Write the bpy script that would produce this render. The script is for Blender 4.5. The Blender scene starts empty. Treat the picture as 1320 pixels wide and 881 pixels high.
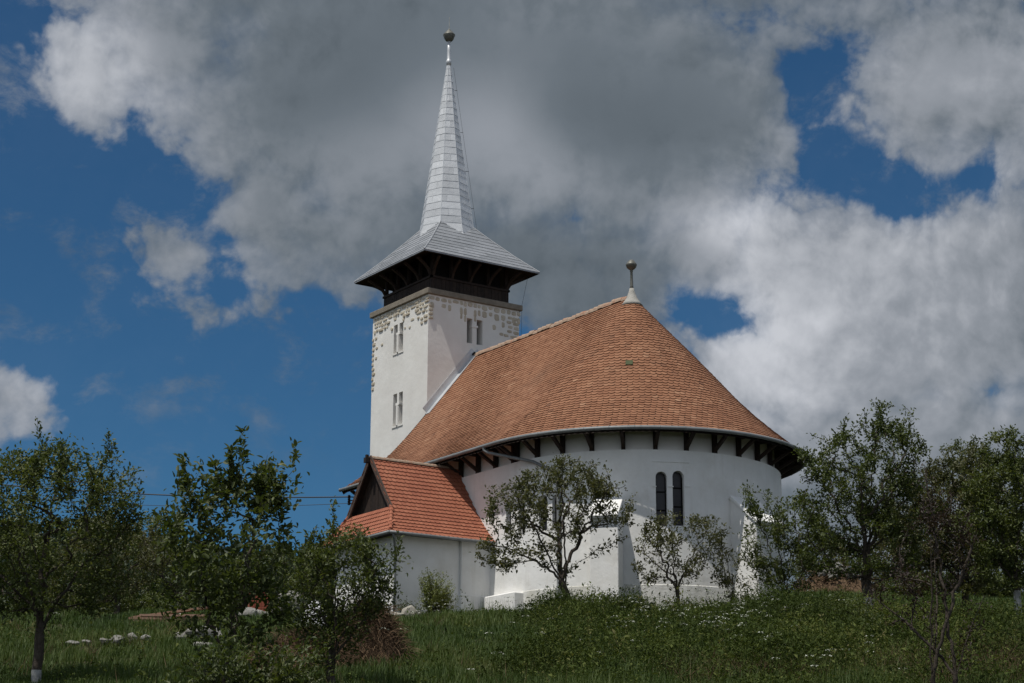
import bpy, math, random
import numpy as np
from mathutils import Vector, Matrix

SC = bpy.context.scene
COL = SC.collection
rng = np.random.default_rng(7)
random.seed(7)

# ------------------------------------------------------------------ camera
CAM = np.array([69.43, -45.28, -8.25])
FPX = 2407.4                                   # focal length in pixels of a 1320 px wide frame
_pi, _ya, _ro = math.radians(15.12), math.radians(34.31), math.radians(0.17)
_a = math.pi - _ya
HD = np.array([math.cos(_a), math.sin(_a), 0.0])            # horizontal view direction
RT = np.array([math.sin(_a), -math.cos(_a), 0.0])
ZZ = np.array([0, 0, 1.0])
FW = HD*math.cos(_pi) + ZZ*math.sin(_pi)
_U = -HD*math.sin(_pi) + ZZ*math.cos(_pi)
RG = RT*math.cos(_ro) + _U*math.sin(_ro)
UP = -RT*math.sin(_ro) + _U*math.cos(_ro)
cd = bpy.data.cameras.new('camera')
cam = bpy.data.objects.new('camera', cd)
COL.objects.link(cam)
cd.sensor_width = 36.0
cd.lens = 36.0*FPX/1320
cd.clip_start = 0.5
cd.clip_end = 6000
M = Matrix(((RG[0], UP[0], -FW[0], CAM[0]), (RG[1], UP[1], -FW[1], CAM[1]),
            (RG[2], UP[2], -FW[2], CAM[2]), (0, 0, 0, 1)))
cam.matrix_world = M
SC.camera = cam

# ------------------------------------------------------------------ light
SUN_EL, SUN_AZ_E = math.radians(66), math.radians(12)        # almost square to the south wall
SUN = np.array([math.cos(SUN_EL)*math.sin(SUN_AZ_E), -math.cos(SUN_EL)*math.cos(SUN_AZ_E), math.sin(SUN_EL)])
sl = bpy.data.lights.new('sun', 'SUN')
sl.energy = 4.0
sl.angle = math.radians(0.53)
sl.color = (1.0, 0.965, 0.90)
so = bpy.data.objects.new('sun', sl)
COL.objects.link(so)
so.rotation_euler = Vector(-SUN).to_track_quat('-Z', 'Y').to_euler()
SC.view_settings.view_transform = 'Standard'
SC.view_settings.look = 'None'
SC.view_settings.gamma = 1.0
SC.view_settings.use_curve_mapping = False
SC.view_settings.exposure = -0.05

# ------------------------------------------------------------------ world: sky with clouds set by direction
W = bpy.data.worlds.new('World')
SC.world = W
W.use_nodes = True
wt = W.node_tree
wt.nodes.clear()


class NB:
    def __init__(s, t):
        s.t = t

    def node(s, kind, **kw):
        n = s.t.nodes.new(kind)
        for k, v in kw.items():
            setattr(n, k, v)
        return n

    def put(s, sock, v):
        if isinstance(v, bpy.types.NodeSocket):
            s.t.links.new(v, sock)
        else:
            sock.default_value = v

    def m(s, op, a, b=None, c=None, clamp=False):
        n = s.node('ShaderNodeMath', operation=op, use_clamp=clamp)
        for i, v in enumerate((a, b, c)):
            if v is not None:
                s.put(n.inputs[i], v)
        return n.outputs[0]

    def v(s, op, a, b=None, scale=None):
        n = s.node('ShaderNodeVectorMath', operation=op)
        s.put(n.inputs[0], a)
        if b is not None:
            s.put(n.inputs[1], b)
        if scale is not None:
            s.put(n.inputs['Scale'], scale)
        return n.outputs['Value'] if op in ('DOT_PRODUCT', 'LENGTH', 'DISTANCE') else n.outputs[0]

    def noise(s, vec, scale, detail=8, rough=0.55, dist=0.0, lac=2.0):
        n = s.node('ShaderNodeTexNoise')
        if vec is not None:
            s.put(n.inputs['Vector'], vec)
        n.inputs['Scale'].default_value = scale
        n.inputs['Detail'].default_value = detail
        n.inputs['Roughness'].default_value = rough
        n.inputs['Distortion'].default_value = dist
        n.inputs['Lacunarity'].default_value = lac
        return n.outputs['Fac']

    def ss(s, x, lo, hi, a=0.0, b=1.0):
        n = s.node('ShaderNodeMapRange', interpolation_type='SMOOTHSTEP')
        s.put(n.inputs['Value'], x)
        for k, vv in zip(('From Min', 'From Max', 'To Min', 'To Max'), (lo, hi, a, b)):
            s.put(n.inputs[k], vv)
        return n.outputs[0]

    def mix(s, f, a, b, blend='MIX'):
        n = s.node('ShaderNodeMix', data_type='RGBA', blend_type=blend)
        s.put(n.inputs['Factor'], f)
        s.put(n.inputs['A'], a) if False else s.put(n.inputs[6], a)
        s.put(n.inputs[7], b)
        return n.outputs[2]


b = NB(wt)
out = b.node('ShaderNodeOutputWorld')
bg = b.node('ShaderNodeBackground')
bg.inputs['Strength'].default_value = 0.10
wt.links.new(bg.outputs[0], out.inputs[0])
D = b.node('ShaderNodeTexCoord').outputs['Generated']
sky = b.node('ShaderNodeTexSky', sky_type='NISHITA', sun_disc=False, sun_elevation=SUN_EL,
             sun_rotation=math.atan2(SUN[0], SUN[1]), altitude=600, air_density=1.0, dust_density=0.25, ozone_density=3.0)
fw = b.m('MAXIMUM', b.v('DOT_PRODUCT', D, tuple(FW)), 0.12)
P = b.node('ShaderNodeCombineXYZ')
wt.links.new(b.m('MULTIPLY', b.m('DIVIDE', b.v('DOT_PRODUCT', D, tuple(RG)), fw), FPX/100), P.inputs[0])
wt.links.new(b.m('MULTIPLY', b.m('DIVIDE', b.v('DOT_PRODUCT', D, tuple(UP)), fw), FPX/100), P.inputs[1])
P = P.outputs[0]


def ell(x, y, rx, ry):
    q = b.v('SUBTRACT', P, ((x-660)/100, (440-y)/100, 0))
    q = b.v('LENGTH', b.v('MULTIPLY', q, (100/rx, 100/ry, 0)))
    k = min(rx, ry)/100
    return b.m('MULTIPLY_ADD', q, -k, k)


def smax(lst, k, op='SMOOTH_MAX'):
    r = lst[0]
    for e in lst[1:]:
        r = b.m(op, r, e, k)
    return r


CL = [(600, 120, 425, 200), (320, 0, 150, 80), (118, 92, 95, 78), (210, 60, 110, 95), (170, 20, 90, 60), (520, 275, 150, 95), (350, 255, 80, 90), (70, 95, 45, 38), (235, 330, 62, 32), (290, 350, 45, 20), (282, 398, 66, 24),
      (420, 300, 140, 75), (650, 330, 260, 85), (760, 390, 160, 60), (840, 160, 190, 170), (1110, 420, 235, 165), (960, 460, 95, 120),
      (900, 330, 90, 90), (1250, 400, 170, 150), (1010, 330, 90, 75), (1225, 95, 140, 125), (1290, 150, 100, 75), (1150, 60, 80, 55), (1160, 30, 170, 50),
      (1170, 640, 330, 190), (1020, 640, 120, 110), (12, 515, 62, 52), (900, -60, 600, 95)]
HO = [(1042, 115, 26, 60), (1065, 205, 42, 50), (1150, 235, 110, 22), (1270, 228, 75, 14), (893, 396, 48, 24), (925, 410, 26, 16),
      (1165, 265, 26, 10)]
dens = smax([ell(*e) for e in CL], 0.25)
hole = smax([ell(*e) for e in HO], 0.10)
dens = b.m('SMOOTH_MIN', dens, b.m('MULTIPLY', hole, -1.6), 0.12)
wv = b.v('SCALE', b.node('ShaderNodeTexNoise').outputs[1], scale=1.0)
wn = wv.node.inputs[0].links[0].from_node
wt.links.new(D, wn.inputs['Vector'])
wn.inputs['Scale'].default_value = 9
wn.inputs['Detail'].default_value = 4
DW = b.v('ADD', D, b.v('SCALE', b.v('SUBTRACT', wv, (0.5, 0.5, 0.5)), scale=0.045))


def billow(vec, scale, det):
    n = b.node('ShaderNodeTexVoronoi', feature='SMOOTH_F1', normalize=True, voronoi_dimensions='2D')
    b.put(n.inputs['Vector'], vec)
    n.inputs['Scale'].default_value = scale
    n.inputs['Detail'].default_value = det
    n.inputs['Roughness'].default_value = 0.55
    n.inputs['Lacunarity'].default_value = 2.1
    n.inputs['Smoothness'].default_value = 0.35
    return b.m('SUBTRACT', 0.72, n.outputs['Distance'])


def fbm(vec, p2):
    n1 = b.noise(vec, 9, 9, 0.56)
    n2 = b.noise(vec, 36, 8, 0.62)
    n3 = billow(p2, 1.1, 3)
    return b.m('ADD', b.m('ADD', b.m('MULTIPLY', n1, 0.50), b.m('MULTIPLY', n2, 0.26)), b.m('MULTIPLY', n3, 0.40))


LD = -RG*0.55 + UP*0.8
PW = b.v('ADD', P, b.v('SCALE', b.v('SUBTRACT', wv, (0.5, 0.5, 0.5)), scale=1.1))
n0 = fbm(DW, PW)
far = b.ss(b.v('LENGTH', P), 8.5, 13.0)
lowf = b.m('MULTIPLY', b.m('SUBTRACT', b.noise(D, 3.0, 5, 0.5), 0.45), 6.0)
dens = b.m('ADD', b.m('MULTIPLY', dens, b.m('SUBTRACT', 1.0, far)), b.m('MULTIPLY', lowf, far))
dt = b.m('ADD', dens, b.m('MULTIPLY', b.m('SUBTRACT', n0, 0.53), 2.7))
alpha = b.ss(dt, -0.10, 0.24)
alpha = b.m('MULTIPLY', alpha, b.ss(dt, -0.2, 0.7, 0.72, 1.0))
wisp = b.ss(b.noise(b.v('MULTIPLY', DW, (1.0, 1.0, 1.7)), 22, 9, 0.66), 0.50, 0.78)
wisp = b.m('MULTIPLY', wisp, b.ss(dt, -2.2, 0.0, 0.0, 0.70))
alpha = b.m('MAXIMUM', alpha, b.m('ADD', wisp, 0.03))


def gau(x, y, rx, ry, amp):
    q = b.v('SUBTRACT', P, ((x-660)/100, (440-y)/100, 0))
    q = b.v('MULTIPLY', q, (100/rx, 100/ry, 0))
    g = b.m('EXPONENT', b.m('MULTIPLY', b.v('DOT_PRODUCT', q, q), -1.0))
    return b.m('MULTIPLY', g, amp)


BR = [(110, 85, 110, 90, 0.50), (230, 170, 90, 90, 0.12), (640, 165, 70, 60, 0.24), (560, 150, 60, 60, 0.12), (690, 225, 80, 60, 0.20), (480, 200, 80, 60, 0.12), (380, 130, 60, 50, -0.06), (300, 220, 60, 60, 0.06), (270, 350, 110, 60, 0.22),
      (930, 280, 80, 40, 0.36), (950, 430, 90, 130, 0.30), (1030, 350, 140, 100, 0.25), (1240, 110, 140, 100, 0.34), (1200, 340, 190, 130, 0.28), (1000, 500, 110, 90, 0.22), (1250, 520, 120, 80, 0.10),
      (820, 250, 60, 60, 0.12), (15, 500, 80, 70, 0.34), (1150, 520, 250, 90, 0.14), (740, 160, 110, 60, -0.12), (850, 190, 120, 80, -0.12),
      (760, 340, 150, 90, -0.16), (450, 90, 160, 110, -0.10), (560, 320, 130, 60, -0.08), (1280, 200, 70, 50, -0.06), (720, 395, 90, 30, 0.08),
      (470, 250, 70, 100, 0.08), (1060, 175, 60, 50, 0.15)]
sh = 0.31
for e in BR:
    sh = b.m('ADD', sh, gau(*e))
sh = b.m('ADD', sh, b.m('MULTIPLY', far, 0.30))
edge = b.m('MAXIMUM', b.m('MULTIPLY', b.ss(b.v('DOT_PRODUCT', P, (1, -1, 0)), 1.0, 4.0), 0.72), b.m('MULTIPLY', b.ss(dt, 0.2, 1.4, 1.0, 0.10), b.ss(b.v('DOT_PRODUCT', P, (1, -1, 0)), -1.0, 2.5, 0.7, 1.0)))                            # crisp relief near the rims, soft bellies
nL = fbm(b.v('ADD', DW, tuple(LD*0.010)), b.v('ADD', PW, (-0.132, 0.192, 0)))
rel = b.m('MULTIPLY', b.m('SUBTRACT', n0, nL), 1.6)
sh = b.m('ADD', sh, b.m('MULTIPLY', rel, edge))
sh = b.m('ADD', sh, b.m('MULTIPLY', b.m('SUBTRACT', b.noise(DW, 8, 3, 0.42), 0.5), 0.50), clamp=True)
cr = b.node('ShaderNodeValToRGB')
wt.links.new(sh, cr.inputs[0])
els = cr.color_ramp.elements
els[0].position, els[0].color = 0.0, (0.085, 0.107, 0.126, 1)
els[1].position, els[1].color = 1.0, (0.58, 0.60, 0.645, 1)
e = els.new(0.30)
e.color = (0.150, 0.178, 0.207, 1)
e = els.new(0.62)
e.color = (0.30, 0.325, 0.365, 1)
cloud = b.v('SCALE', cr.outputs[0], scale=b.m('MULTIPLY_ADD', far, 7.0, 10.0))  # clouds outside the view brightened, as added fill for shaded surfaces
blue = b.mix(1.0, sky.outputs[0], (0.20, 0.42, 0.545, 1), 'MULTIPLY')
wt.links.new(b.mix(alpha, blue, cloud), bg.inputs['Color'])

# ------------------------------------------------------------------ helpers
def link(o, parent=None):
    COL.objects.link(o)
    if parent is not None:
        o.parent = parent
    return o


def tag(o, label, cat, group=None, kind=None):
    if label:
        o['label'] = label
    if cat:
        o['category'] = cat
    if group:
        o['group'] = group
    if kind:
        o['kind'] = kind
    return o


def empty(name, loc=(0, 0, 0)):
    o = bpy.data.objects.new(name, None)
    o.location = loc
    o.empty_display_size = 0.3
    return link(o)


class MB:
    """collects faces of one mesh; tint = one random number per face, kept as a face attribute"""
    def __init__(s):
        s.v, s.f, s.t, s.n = [], [], [], 0

    def add(s, verts, faces, tint=0.5):
        verts = np.asarray(verts, float)
        s.v.append(verts)
        for f in faces:
            s.f.append([i+s.n for i in f])
            s.t.append(tint)
        s.n += len(verts)

    def box(s, lo, hi, tint=0.5):
        x0, y0, z0 = lo
        x1, y1, z1 = hi
        s.add([(x0, y0, z0), (x1, y0, z0), (x1, y1, z0), (x0, y1, z0), (x0, y0, z1), (x1, y0, z1), (x1, y1, z1), (x0, y1, z1)],
              [(0, 3, 2, 1), (4, 5, 6, 7), (0, 1, 5, 4), (1, 2, 6, 5), (2, 3, 7, 6), (3, 0, 4, 7)], tint)

    def obox(s, c, ax, ay, az, tint=0.5):
        """box with centre and three half-axis vectors"""
        c, ax, ay, az = map(np.asarray, (c, ax, ay, az))
        vs = [c+i*ax+j*ay+k*az for k in (-1, 1) for i, j in ((-1, -1), (1, -1), (1, 1), (-1, 1))]
        s.add(vs, [(0, 3, 2, 1), (4, 5, 6, 7), (0, 1, 5, 4), (1, 2, 6, 5), (2, 3, 7, 6), (3, 0, 4, 7)], tint)

    def bar(s, p, q, w, h, up=(0, 0, 1), tint=0.5):
        p, q, up = np.asarray(p, float), np.asarray(q, float), np.asarray(up, float)
        d = q-p
        L = np.linalg.norm(d)
        d = d/L
        sx = np.cross(d, up)
        sx /= np.linalg.norm(sx)
        sz = np.cross(sx, d)
        s.obox((p+q)/2, d*L/2, sx*w/2, sz*h/2, tint)

    def tube(s, pts, rad, n=8, cap=True, tint=0.5):
        pts = np.asarray(pts, float)
        rad = np.broadcast_to(np.asarray(rad, float), (len(pts),))
        tg = np.gradient(pts, axis=0)
        tg /= np.linalg.norm(tg, axis=1)[:, None]+1e-12
        ref = np.array([0, 0, 1.0]) if abs(tg[0][2]) < 0.8 else np.array([1.0, 0, 0])
        vs, fs = [], []
        x = np.cross(tg[0], ref)
        x /= np.linalg.norm(x)
        for i in range(len(pts)):
            x = x - tg[i]*(x@tg[i])
            x /= np.linalg.norm(x)+1e-12
            y = np.cross(tg[i], x)
            a = np.arange(n)*2*math.pi/n
            vs.append(pts[i]+rad[i]*(np.cos(a)[:, None]*x+np.sin(a)[:, None]*y))
        for i in range(len(pts)-1):
            for j in range(n):
                k = (j+1) % n
                fs.append((i*n+j, i*n+k, (i+1)*n+k, (i+1)*n+j))
        if cap:
            fs.append(tuple(range(n))[::-1])
            fs.append(tuple((len(pts)-1)*n+j for j in range(n)))
        s.add(np.vstack(vs), fs, tint)

    def lathe(s, prof, n=20, c=(0, 0, 0), tint=0.5):
        vs, fs = [], []
        for r, z in prof:
            for j in range(n):
                a = j*2*math.pi/n
                vs.append((c[0]+r*math.cos(a), c[1]+r*math.sin(a), c[2]+z))
        for i in range(len(prof)-1):
            for j in range(n):
                k = (j+1) % n
                fs.append((i*n+j, i*n+k, (i+1)*n+k, (i+1)*n+j))
        fs.append(tuple(range(n))[::-1])
        fs.append(tuple((len(prof)-1)*n+j for j in range(n)))
        s.add(vs, fs, tint)

    def mesh(s, name):
        me = bpy.data.meshes.new(name)
        me.from_pydata(np.vstack(s.v).tolist(), [], s.f)
        at = me.attributes.new('tint', 'FLOAT', 'FACE')
        at.data.foreach_set('value', np.asarray(s.t, np.float32))
        me.validate()
        me.update()
        return me

    def build(s, name, mat, parent=None, smooth=False):
        me = s.mesh(name)
        me.materials.append(mat)
        if smooth:
            me.shade_smooth()
        return link(bpy.data.objects.new(name, me), parent)


def fastmesh(name, V, loops, per, tint=None, mat=None, parent=None, smooth=False):
    """V (n,3), loops flat index array, per = face size (3 or 4)"""
    me = bpy.data.meshes.new(name)
    nf = len(loops)//per
    me.vertices.add(len(V))
    me.vertices.foreach_set('co', np.ascontiguousarray(V, np.float32).ravel())
    me.loops.add(len(loops))
    me.loops.foreach_set('vertex_index', np.ascontiguousarray(loops, np.int32))
    me.polygons.add(nf)
    me.polygons.foreach_set('loop_start', np.arange(nf, dtype=np.int32)*per)
    me.update(calc_edges=True)
    if tint is not None:
        at = me.attributes.new('tint', 'FLOAT', 'FACE')
        at.data.foreach_set('value', np.asarray(tint, np.float32))
    if mat:
        me.materials.append(mat)
    if smooth:
        me.shade_smooth()
    return link(bpy.data.objects.new(name, me), parent)


def rot_rand(n):
    v = rng.normal(size=(n, 3))
    return v/np.linalg.norm(v, axis=1)[:, None]


# ------------------------------------------------------------------ materials
def material(name, ramp, rough=0.85, spec=0.3, metal=0.0, nscale=3.0, ndet=6, nmix=0.5, bump=0.0, bscale=20, transl=0.0, dirt=None, streak=None):
    """ramp: colours read by the mean of the face tint and object-space noise"""
    m = bpy.data.materials.new(name)
    m.use_nodes = True
    t = m.node_tree
    n = NB(t)
    bs = t.nodes['Principled BSDF']
    co = n.node('ShaderNodeTexCoord').outputs['Object']
    nz = n.noise(co, nscale, ndet, 0.6)
    nz = n.ss(nz, 0.25, 0.75)
    at = n.node('ShaderNodeAttribute', attribute_name='tint').outputs['Fac']
    f = n.m('ADD', n.m('MULTIPLY', at, 1-nmix), n.m('MULTIPLY', nz, nmix))
    r = n.node('ShaderNodeValToRGB')
    t.links.new(f, r.inputs[0])
    el = r.color_ramp.elements
    k = len(ramp)
    el[0].position, el[0].color = 0.0, (*ramp[0], 1)
    el[1].position, el[1].color = 1.0, (*ramp[-1], 1)
    for i in range(1, k-1):
        el.new(i/(k-1)).color = (*ramp[i], 1)
    c = r.outputs[0]
    if dirt:
        dn = n.ss(n.noise(co, dirt[0], 7, 0.65), dirt[1], dirt[2])
        c = n.mix(n.m('MULTIPLY', dn, dirt[4]), c, (*dirt[3], 1))
    if streak:
        sn = n.ss(n.noise(n.v('MULTIPLY', co, (3.2, 3.2, .28)), 1.0, 6, 0.6), .52, .80)
        c = n.mix(n.m('MULTIPLY', sn, streak[1]), c, (*streak[0], 1))
    t.links.new(c, bs.inputs['Base Color'])
    bs.inputs['Roughness'].default_value = rough
    bs.inputs['Specular IOR Level'].default_value = spec
    bs.inputs['Metallic'].default_value = metal
    if bump:
        bp = n.node('ShaderNodeBump')
        bp.inputs['Strength'].default_value = bump
        bp.inputs['Distance'].default_value = 0.03
        t.links.new(n.noise(co, bscale, 6, 0.6), bp.inputs['Height'])
        t.links.new(bp.outputs[0], bs.inputs['Normal'])
    if transl:
        tr = n.node('ShaderNodeBsdfTranslucent')
        t.links.new(n.mix(1.0, c, (1.25, 1.3, 0.6, 1), 'MULTIPLY'), tr.inputs[0])
        ms = n.node('ShaderNodeMixShader')
        ms.inputs[0].default_value = transl
        t.links.new(bs.outputs[0], ms.inputs[1])
        t.links.new(tr.outputs[0], ms.inputs[2])
        t.links.new(ms.outputs[0], t.nodes['Material Output'].inputs[0])
    return m


MT = {}
MT['plaster'] = material('lime_plaster', [(.70, .69, .66), (.80, .79, .77)], 0.95, 0.15, nscale=0.9, nmix=1, bump=0.55, bscale=3.2,
                         dirt=(0.7, 0.50, 0.78, (.52, .48, .41), 0.5), streak=((.54, .51, .46), 0.32))
MT['plinthplaster'] = material('stained_plinth', [(.66, .65, .62), (.76, .75, .72)], 0.95, 0.15, nscale=1.2, nmix=1, bump=0.7, bscale=5,
                              dirt=(1.1, 0.42, 0.68, (.42, .40, .32), 0.6))
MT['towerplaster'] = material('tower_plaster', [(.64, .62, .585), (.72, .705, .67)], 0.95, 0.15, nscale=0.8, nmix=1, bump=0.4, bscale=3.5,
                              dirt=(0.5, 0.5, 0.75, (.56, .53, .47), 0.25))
MT['stone'] = material('cream_stone', [(.35, .305, .235), (.46, .41, .325), (.55, .50, .41)], 0.95, 0.2, nscale=5, nmix=0.5, bump=0.8, bscale=14)
MT['cornice'] = material('weathered_concrete', [(.16, .14, .11), (.24, .21, .17)], 0.9, 0.2, nscale=3, nmix=0.9, bump=0.5, bscale=12)
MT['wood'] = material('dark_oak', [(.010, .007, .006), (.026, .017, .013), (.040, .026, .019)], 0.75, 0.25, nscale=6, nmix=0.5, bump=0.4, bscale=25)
MT['barge'] = material('brown_board', [(.055, .036, .028), (.095, .066, .052)], 0.75, 0.25, nscale=5, nmix=0.7, bump=0.3)
MT['metal'] = material('zinc_sheet', [(.42, .43, .44), (.52, .53, .54), (.62, .63, .64)], 0.45, 0.5, 0.30, nscale=2.5, nmix=0.35, bump=0.55, bscale=3)
MT['oldmetal'] = material('aged_zinc_sheet', [(.20, .21, .22), (.26, .27, .285), (.33, .34, .355)], 0.5, 0.5, 0.3, nscale=2.5, nmix=0.40, bump=0.55, bscale=3)
MT['gutter'] = material('galvanised_gutter', [(.13, .14, .14), (.21, .215, .215)], 0.55, 0.5, 0.2, nscale=3, nmix=0.8)
MT['brass'] = material('tarnished_finial', [(0.096, 0.096, 0.080), (0.160, 0.156, 0.136)], 0.5, 0.5, 0.4, nscale=6, nmix=0.9)
MT['tile'] = material('old_clay_tile', [(.130, .064, .039), (.210, .096, .053), (.270, .132, .075), (.34, .195, .120)], 0.9, 0.2, nscale=0.5, nmix=0.22, bump=0.25, bscale=30,
                      dirt=(0.35, 0.50, 0.80, (.15, .09, .06), 0.42), streak=((.105, .066, .048), 0.34))
MT['newtile'] = material('red_clay_tile', [(.235, .078, .046), (.30, .105, .060), (.365, .145, .086)], 0.85, 0.25, nscale=0.8, nmix=0.35, bump=0.3, bscale=30)
MT['mortar'] = material('ridge_mortar', [(.26, .16, .11), (.36, .27, .20), (.30, .13, .08)], 0.95, 0.2, nscale=6, nmix=0.6, bump=0.6)
MT['apexlead'] = material('pale_lead', [(.26, .25, .22), (.38, .36, .33)], 0.8, 0.3, nscale=5, nmix=0.9, bump=0.6)
MT['glass'] = material('dark_window_glass', [(.008, .008, .010), (.018, .019, .024)], 0.3, 0.35, nscale=2, nmix=0.6)
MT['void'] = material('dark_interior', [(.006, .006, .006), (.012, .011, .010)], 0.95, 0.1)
MT['bark'] = material('bark', [(.030, .024, .019), (.055, .045, .036), (.085, .072, .058)], 0.95, 0.15, nscale=9, nmix=0.7, bump=0.7, bscale=22)
MT['lime'] = material('limewashed_bark', [(.20, .20, .19), (.42, .42, .41)], 0.95, 0.15, nscale=9, nmix=0.8, bump=0.7, bscale=22)
LEAFR = dict(rough=0.55, spec=0.35, nscale=0.8, ndet=3, nmix=0.35, transl=0.30)
MT['leaf'] = material('orchard_leaf', [(0.032, 0.045, 0.014), (0.061, 0.081, 0.022), (0.096, 0.113, 0.032), (0.152, 0.149, 0.047)], **LEAFR)
MT['leafdeep'] = material('deep_green_leaf', [(0.026, 0.039, 0.011), (0.051, 0.069, 0.018), (0.082, 0.100, 0.028), (0.125, 0.128, 0.039)], **LEAFR)
MT['leafolive'] = material('olive_leaf', [(.040, .044, .018), (.070, .074, .030), (.102, .104, .042), (.17, .135, .055)], **LEAFR)
MT['leafred'] = material('purple_brown_leaf', [(0.024, 0.014, 0.013), (0.036, 0.022, 0.018), (0.040, 0.036, 0.018)], **LEAFR)
MT['leafpale'] = material('pale_variegated_leaf', [(0.098, 0.124, 0.036), (0.169, 0.189, 0.058), (0.286, 0.273, 0.111)], **LEAFR)
MT['forest'] = material('forest_leaf', [(0.013, 0.022, 0.010), (0.022, 0.037, 0.015), (0.037, 0.056, 0.020)], **LEAFR)
MT['grass'] = material('grass_blade', [(.022, .042, .009), (.048, .080, .017), (.080, .112, .026), (.18, .155, .065)], rough=0.6, spec=0.25, nscale=0.25, ndet=4, nmix=0.45, transl=0.25)
MT['weed'] = material('weed_leaf', [(.016, .026, .007), (.032, .046, .012), (.056, .078, .019), (.105, .122, .034), (.14, .115, .06)], rough=0.85, spec=0.12, nscale=0.42, ndet=6, nmix=0.22, transl=0.22)
MT['umbel'] = material('white_umbel', [(.38, .40, .32), (.52, .53, .46)], 0.9, 0.1)
MT['soil'] = material('soil', [(.020, .022, .010), (.034, .036, .016), (.06, .052, .03)], 0.95, 0.1, nscale=0.8, nmix=1, bump=0.6, bscale=4)
MT['straw'] = material('dry_straw', [(.055, .034, .020), (.10, .064, .038), (.16, .108, .065)], 0.9, 0.15, nscale=2, nmix=0.3)
MT['rock'] = material('limestone_rock', [(.17, .155, .125), (.27, .25, .21), (.37, .355, .31)], 0.95, 0.2, nscale=2.2, nmix=0.6, bump=0.8, bscale=9)
MT['pale_rock'] = material('pale_limestone', [(0.145, 0.136, 0.119), (0.255, 0.246, 0.225)], 0.95, 0.2, nscale=2.2, nmix=0.6, bump=0.8, bscale=9)
MT['earth'] = material('dug_earth', [(.06, .04, .024), (.10, .066, .04), (.14, .095, .06)], 0.95, 0.1, nscale=1.5, nmix=0.8, bump=0.9, bscale=6)
MT['plank'] = material('sawn_plank', [(.16, .09, .06), (.24, .145, .10), (.30, .19, .14)], 0.85, 0.2, nscale=4, nmix=0.4)
MT['brick'] = material('red_brick', [(.20, .058, .036), (.28, .08, .05)], 0.9, 0.2, nscale=4, nmix=0.4)
MT['pole'] = material('weathered_pole', [(.07, .06, .05), (.12, .105, .09)], 0.9, 0.2, nscale=5, nmix=0.8)
MT['cable'] = material('black_cable', [(.01, .01, .011), (.016, .016, .017)], 0.6, 0.3)
MT['tarp'] = material('white_tarp', [(.42, .42, .43), (.58, .58, .60)], 0.6, 0.3, nscale=2, nmix=0.8, bump=0.5, bscale=5)

# ------------------------------------------------------------------ terrain
_gs = np.array([-60, -20, 0, 20, 30, 40, 52, 60, 66, 71, 80, 120, 300, 700, 3000], float)
_gz = np.array([-14, -11.4, -9.85, -7.75, -6.5, -4.95, -2.78, -1.42, -0.55, -0.22, 0.05, 0.2, -3, -8, -8], float)


def st(x, y):
    dx, dy = x-CAM[0], y-CAM[1]
    return dx*HD[0]+dy*HD[1], dx*RT[0]+dy*RT[1]


def sm(x, a, c):
    q = np.clip((x-a)/(c-a), 0, 1)
    return q*q*(3-2*q)


def gz(x, y):
    x, y = np.asarray(x, float), np.asarray(y, float)
    s, t = st(x, y)
    z = sum(np.interp(s+k, _gs, _gz) for k in (-2.0, -1, 0, 1, 2.0))/5
    z = z + sm(t, 5, 11)*(np.clip(s-67, 0, 18)*0.15)*(1-sm(s, 140, 300))
    am = sm(s, 20, 36)*(1-sm(s, 66, 72)*0.8)
    z = z + am*(0.10*np.sin(x*0.9+1.3)*np.sin(y*0.7+0.4) + 0.07*np.sin(x*2.1+y*1.7) + 0.05*np.sin(x*3.7-y*2.9+1))
    hump = np.exp(-((t-4.5)/5.0)**2-((s-56)/6.5)**2)*.28+np.exp(-((t-9.5)/3.0)**2-((s-60)/4.5)**2)*.32+np.exp(-((t-1.2)/2.2)**2-((s-60)/4.0)**2)*.25
    hump = hump*(1-sm(s, 60, 65)*.8)
    return z+hump


def xy(s, t):
    return CAM[0]+s*HD[0]+t*RT[0], CAM[1]+s*HD[1]+t*RT[1]


def raydir(px, py):
    return FW + RG*(px-660)/FPX - UP*(py-440.5)/FPX


def at_s(px, py, s):
    d = raydir(px, py)
    return CAM + d*(s/(d@HD))


def ground_at(px, py, smin=24, smax=140):
    """where the sight line through that spot of the photograph meets the ground"""
    d = raydir(px, py)
    k = d@HD
    ss = np.linspace(smin, smax, 1500)
    Pn = CAM[None]+d[None]*(ss/k)[:, None]
    g = gz(Pn[:, 0], Pn[:, 1])
    hit = np.nonzero(Pn[:, 2] <= g)[0]
    i = hit[0] if len(hit) else len(ss)-1
    q = Pn[i].copy()
    q[2] = g[i]
    return q


def ground_px(px, s):
    """ground point at distance s in the vertical plane of that column"""
    d = raydir(px, 800)
    q = CAM + d*(s/(d@HD))
    q[2] = gz(q[0], q[1])
    return q


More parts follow.
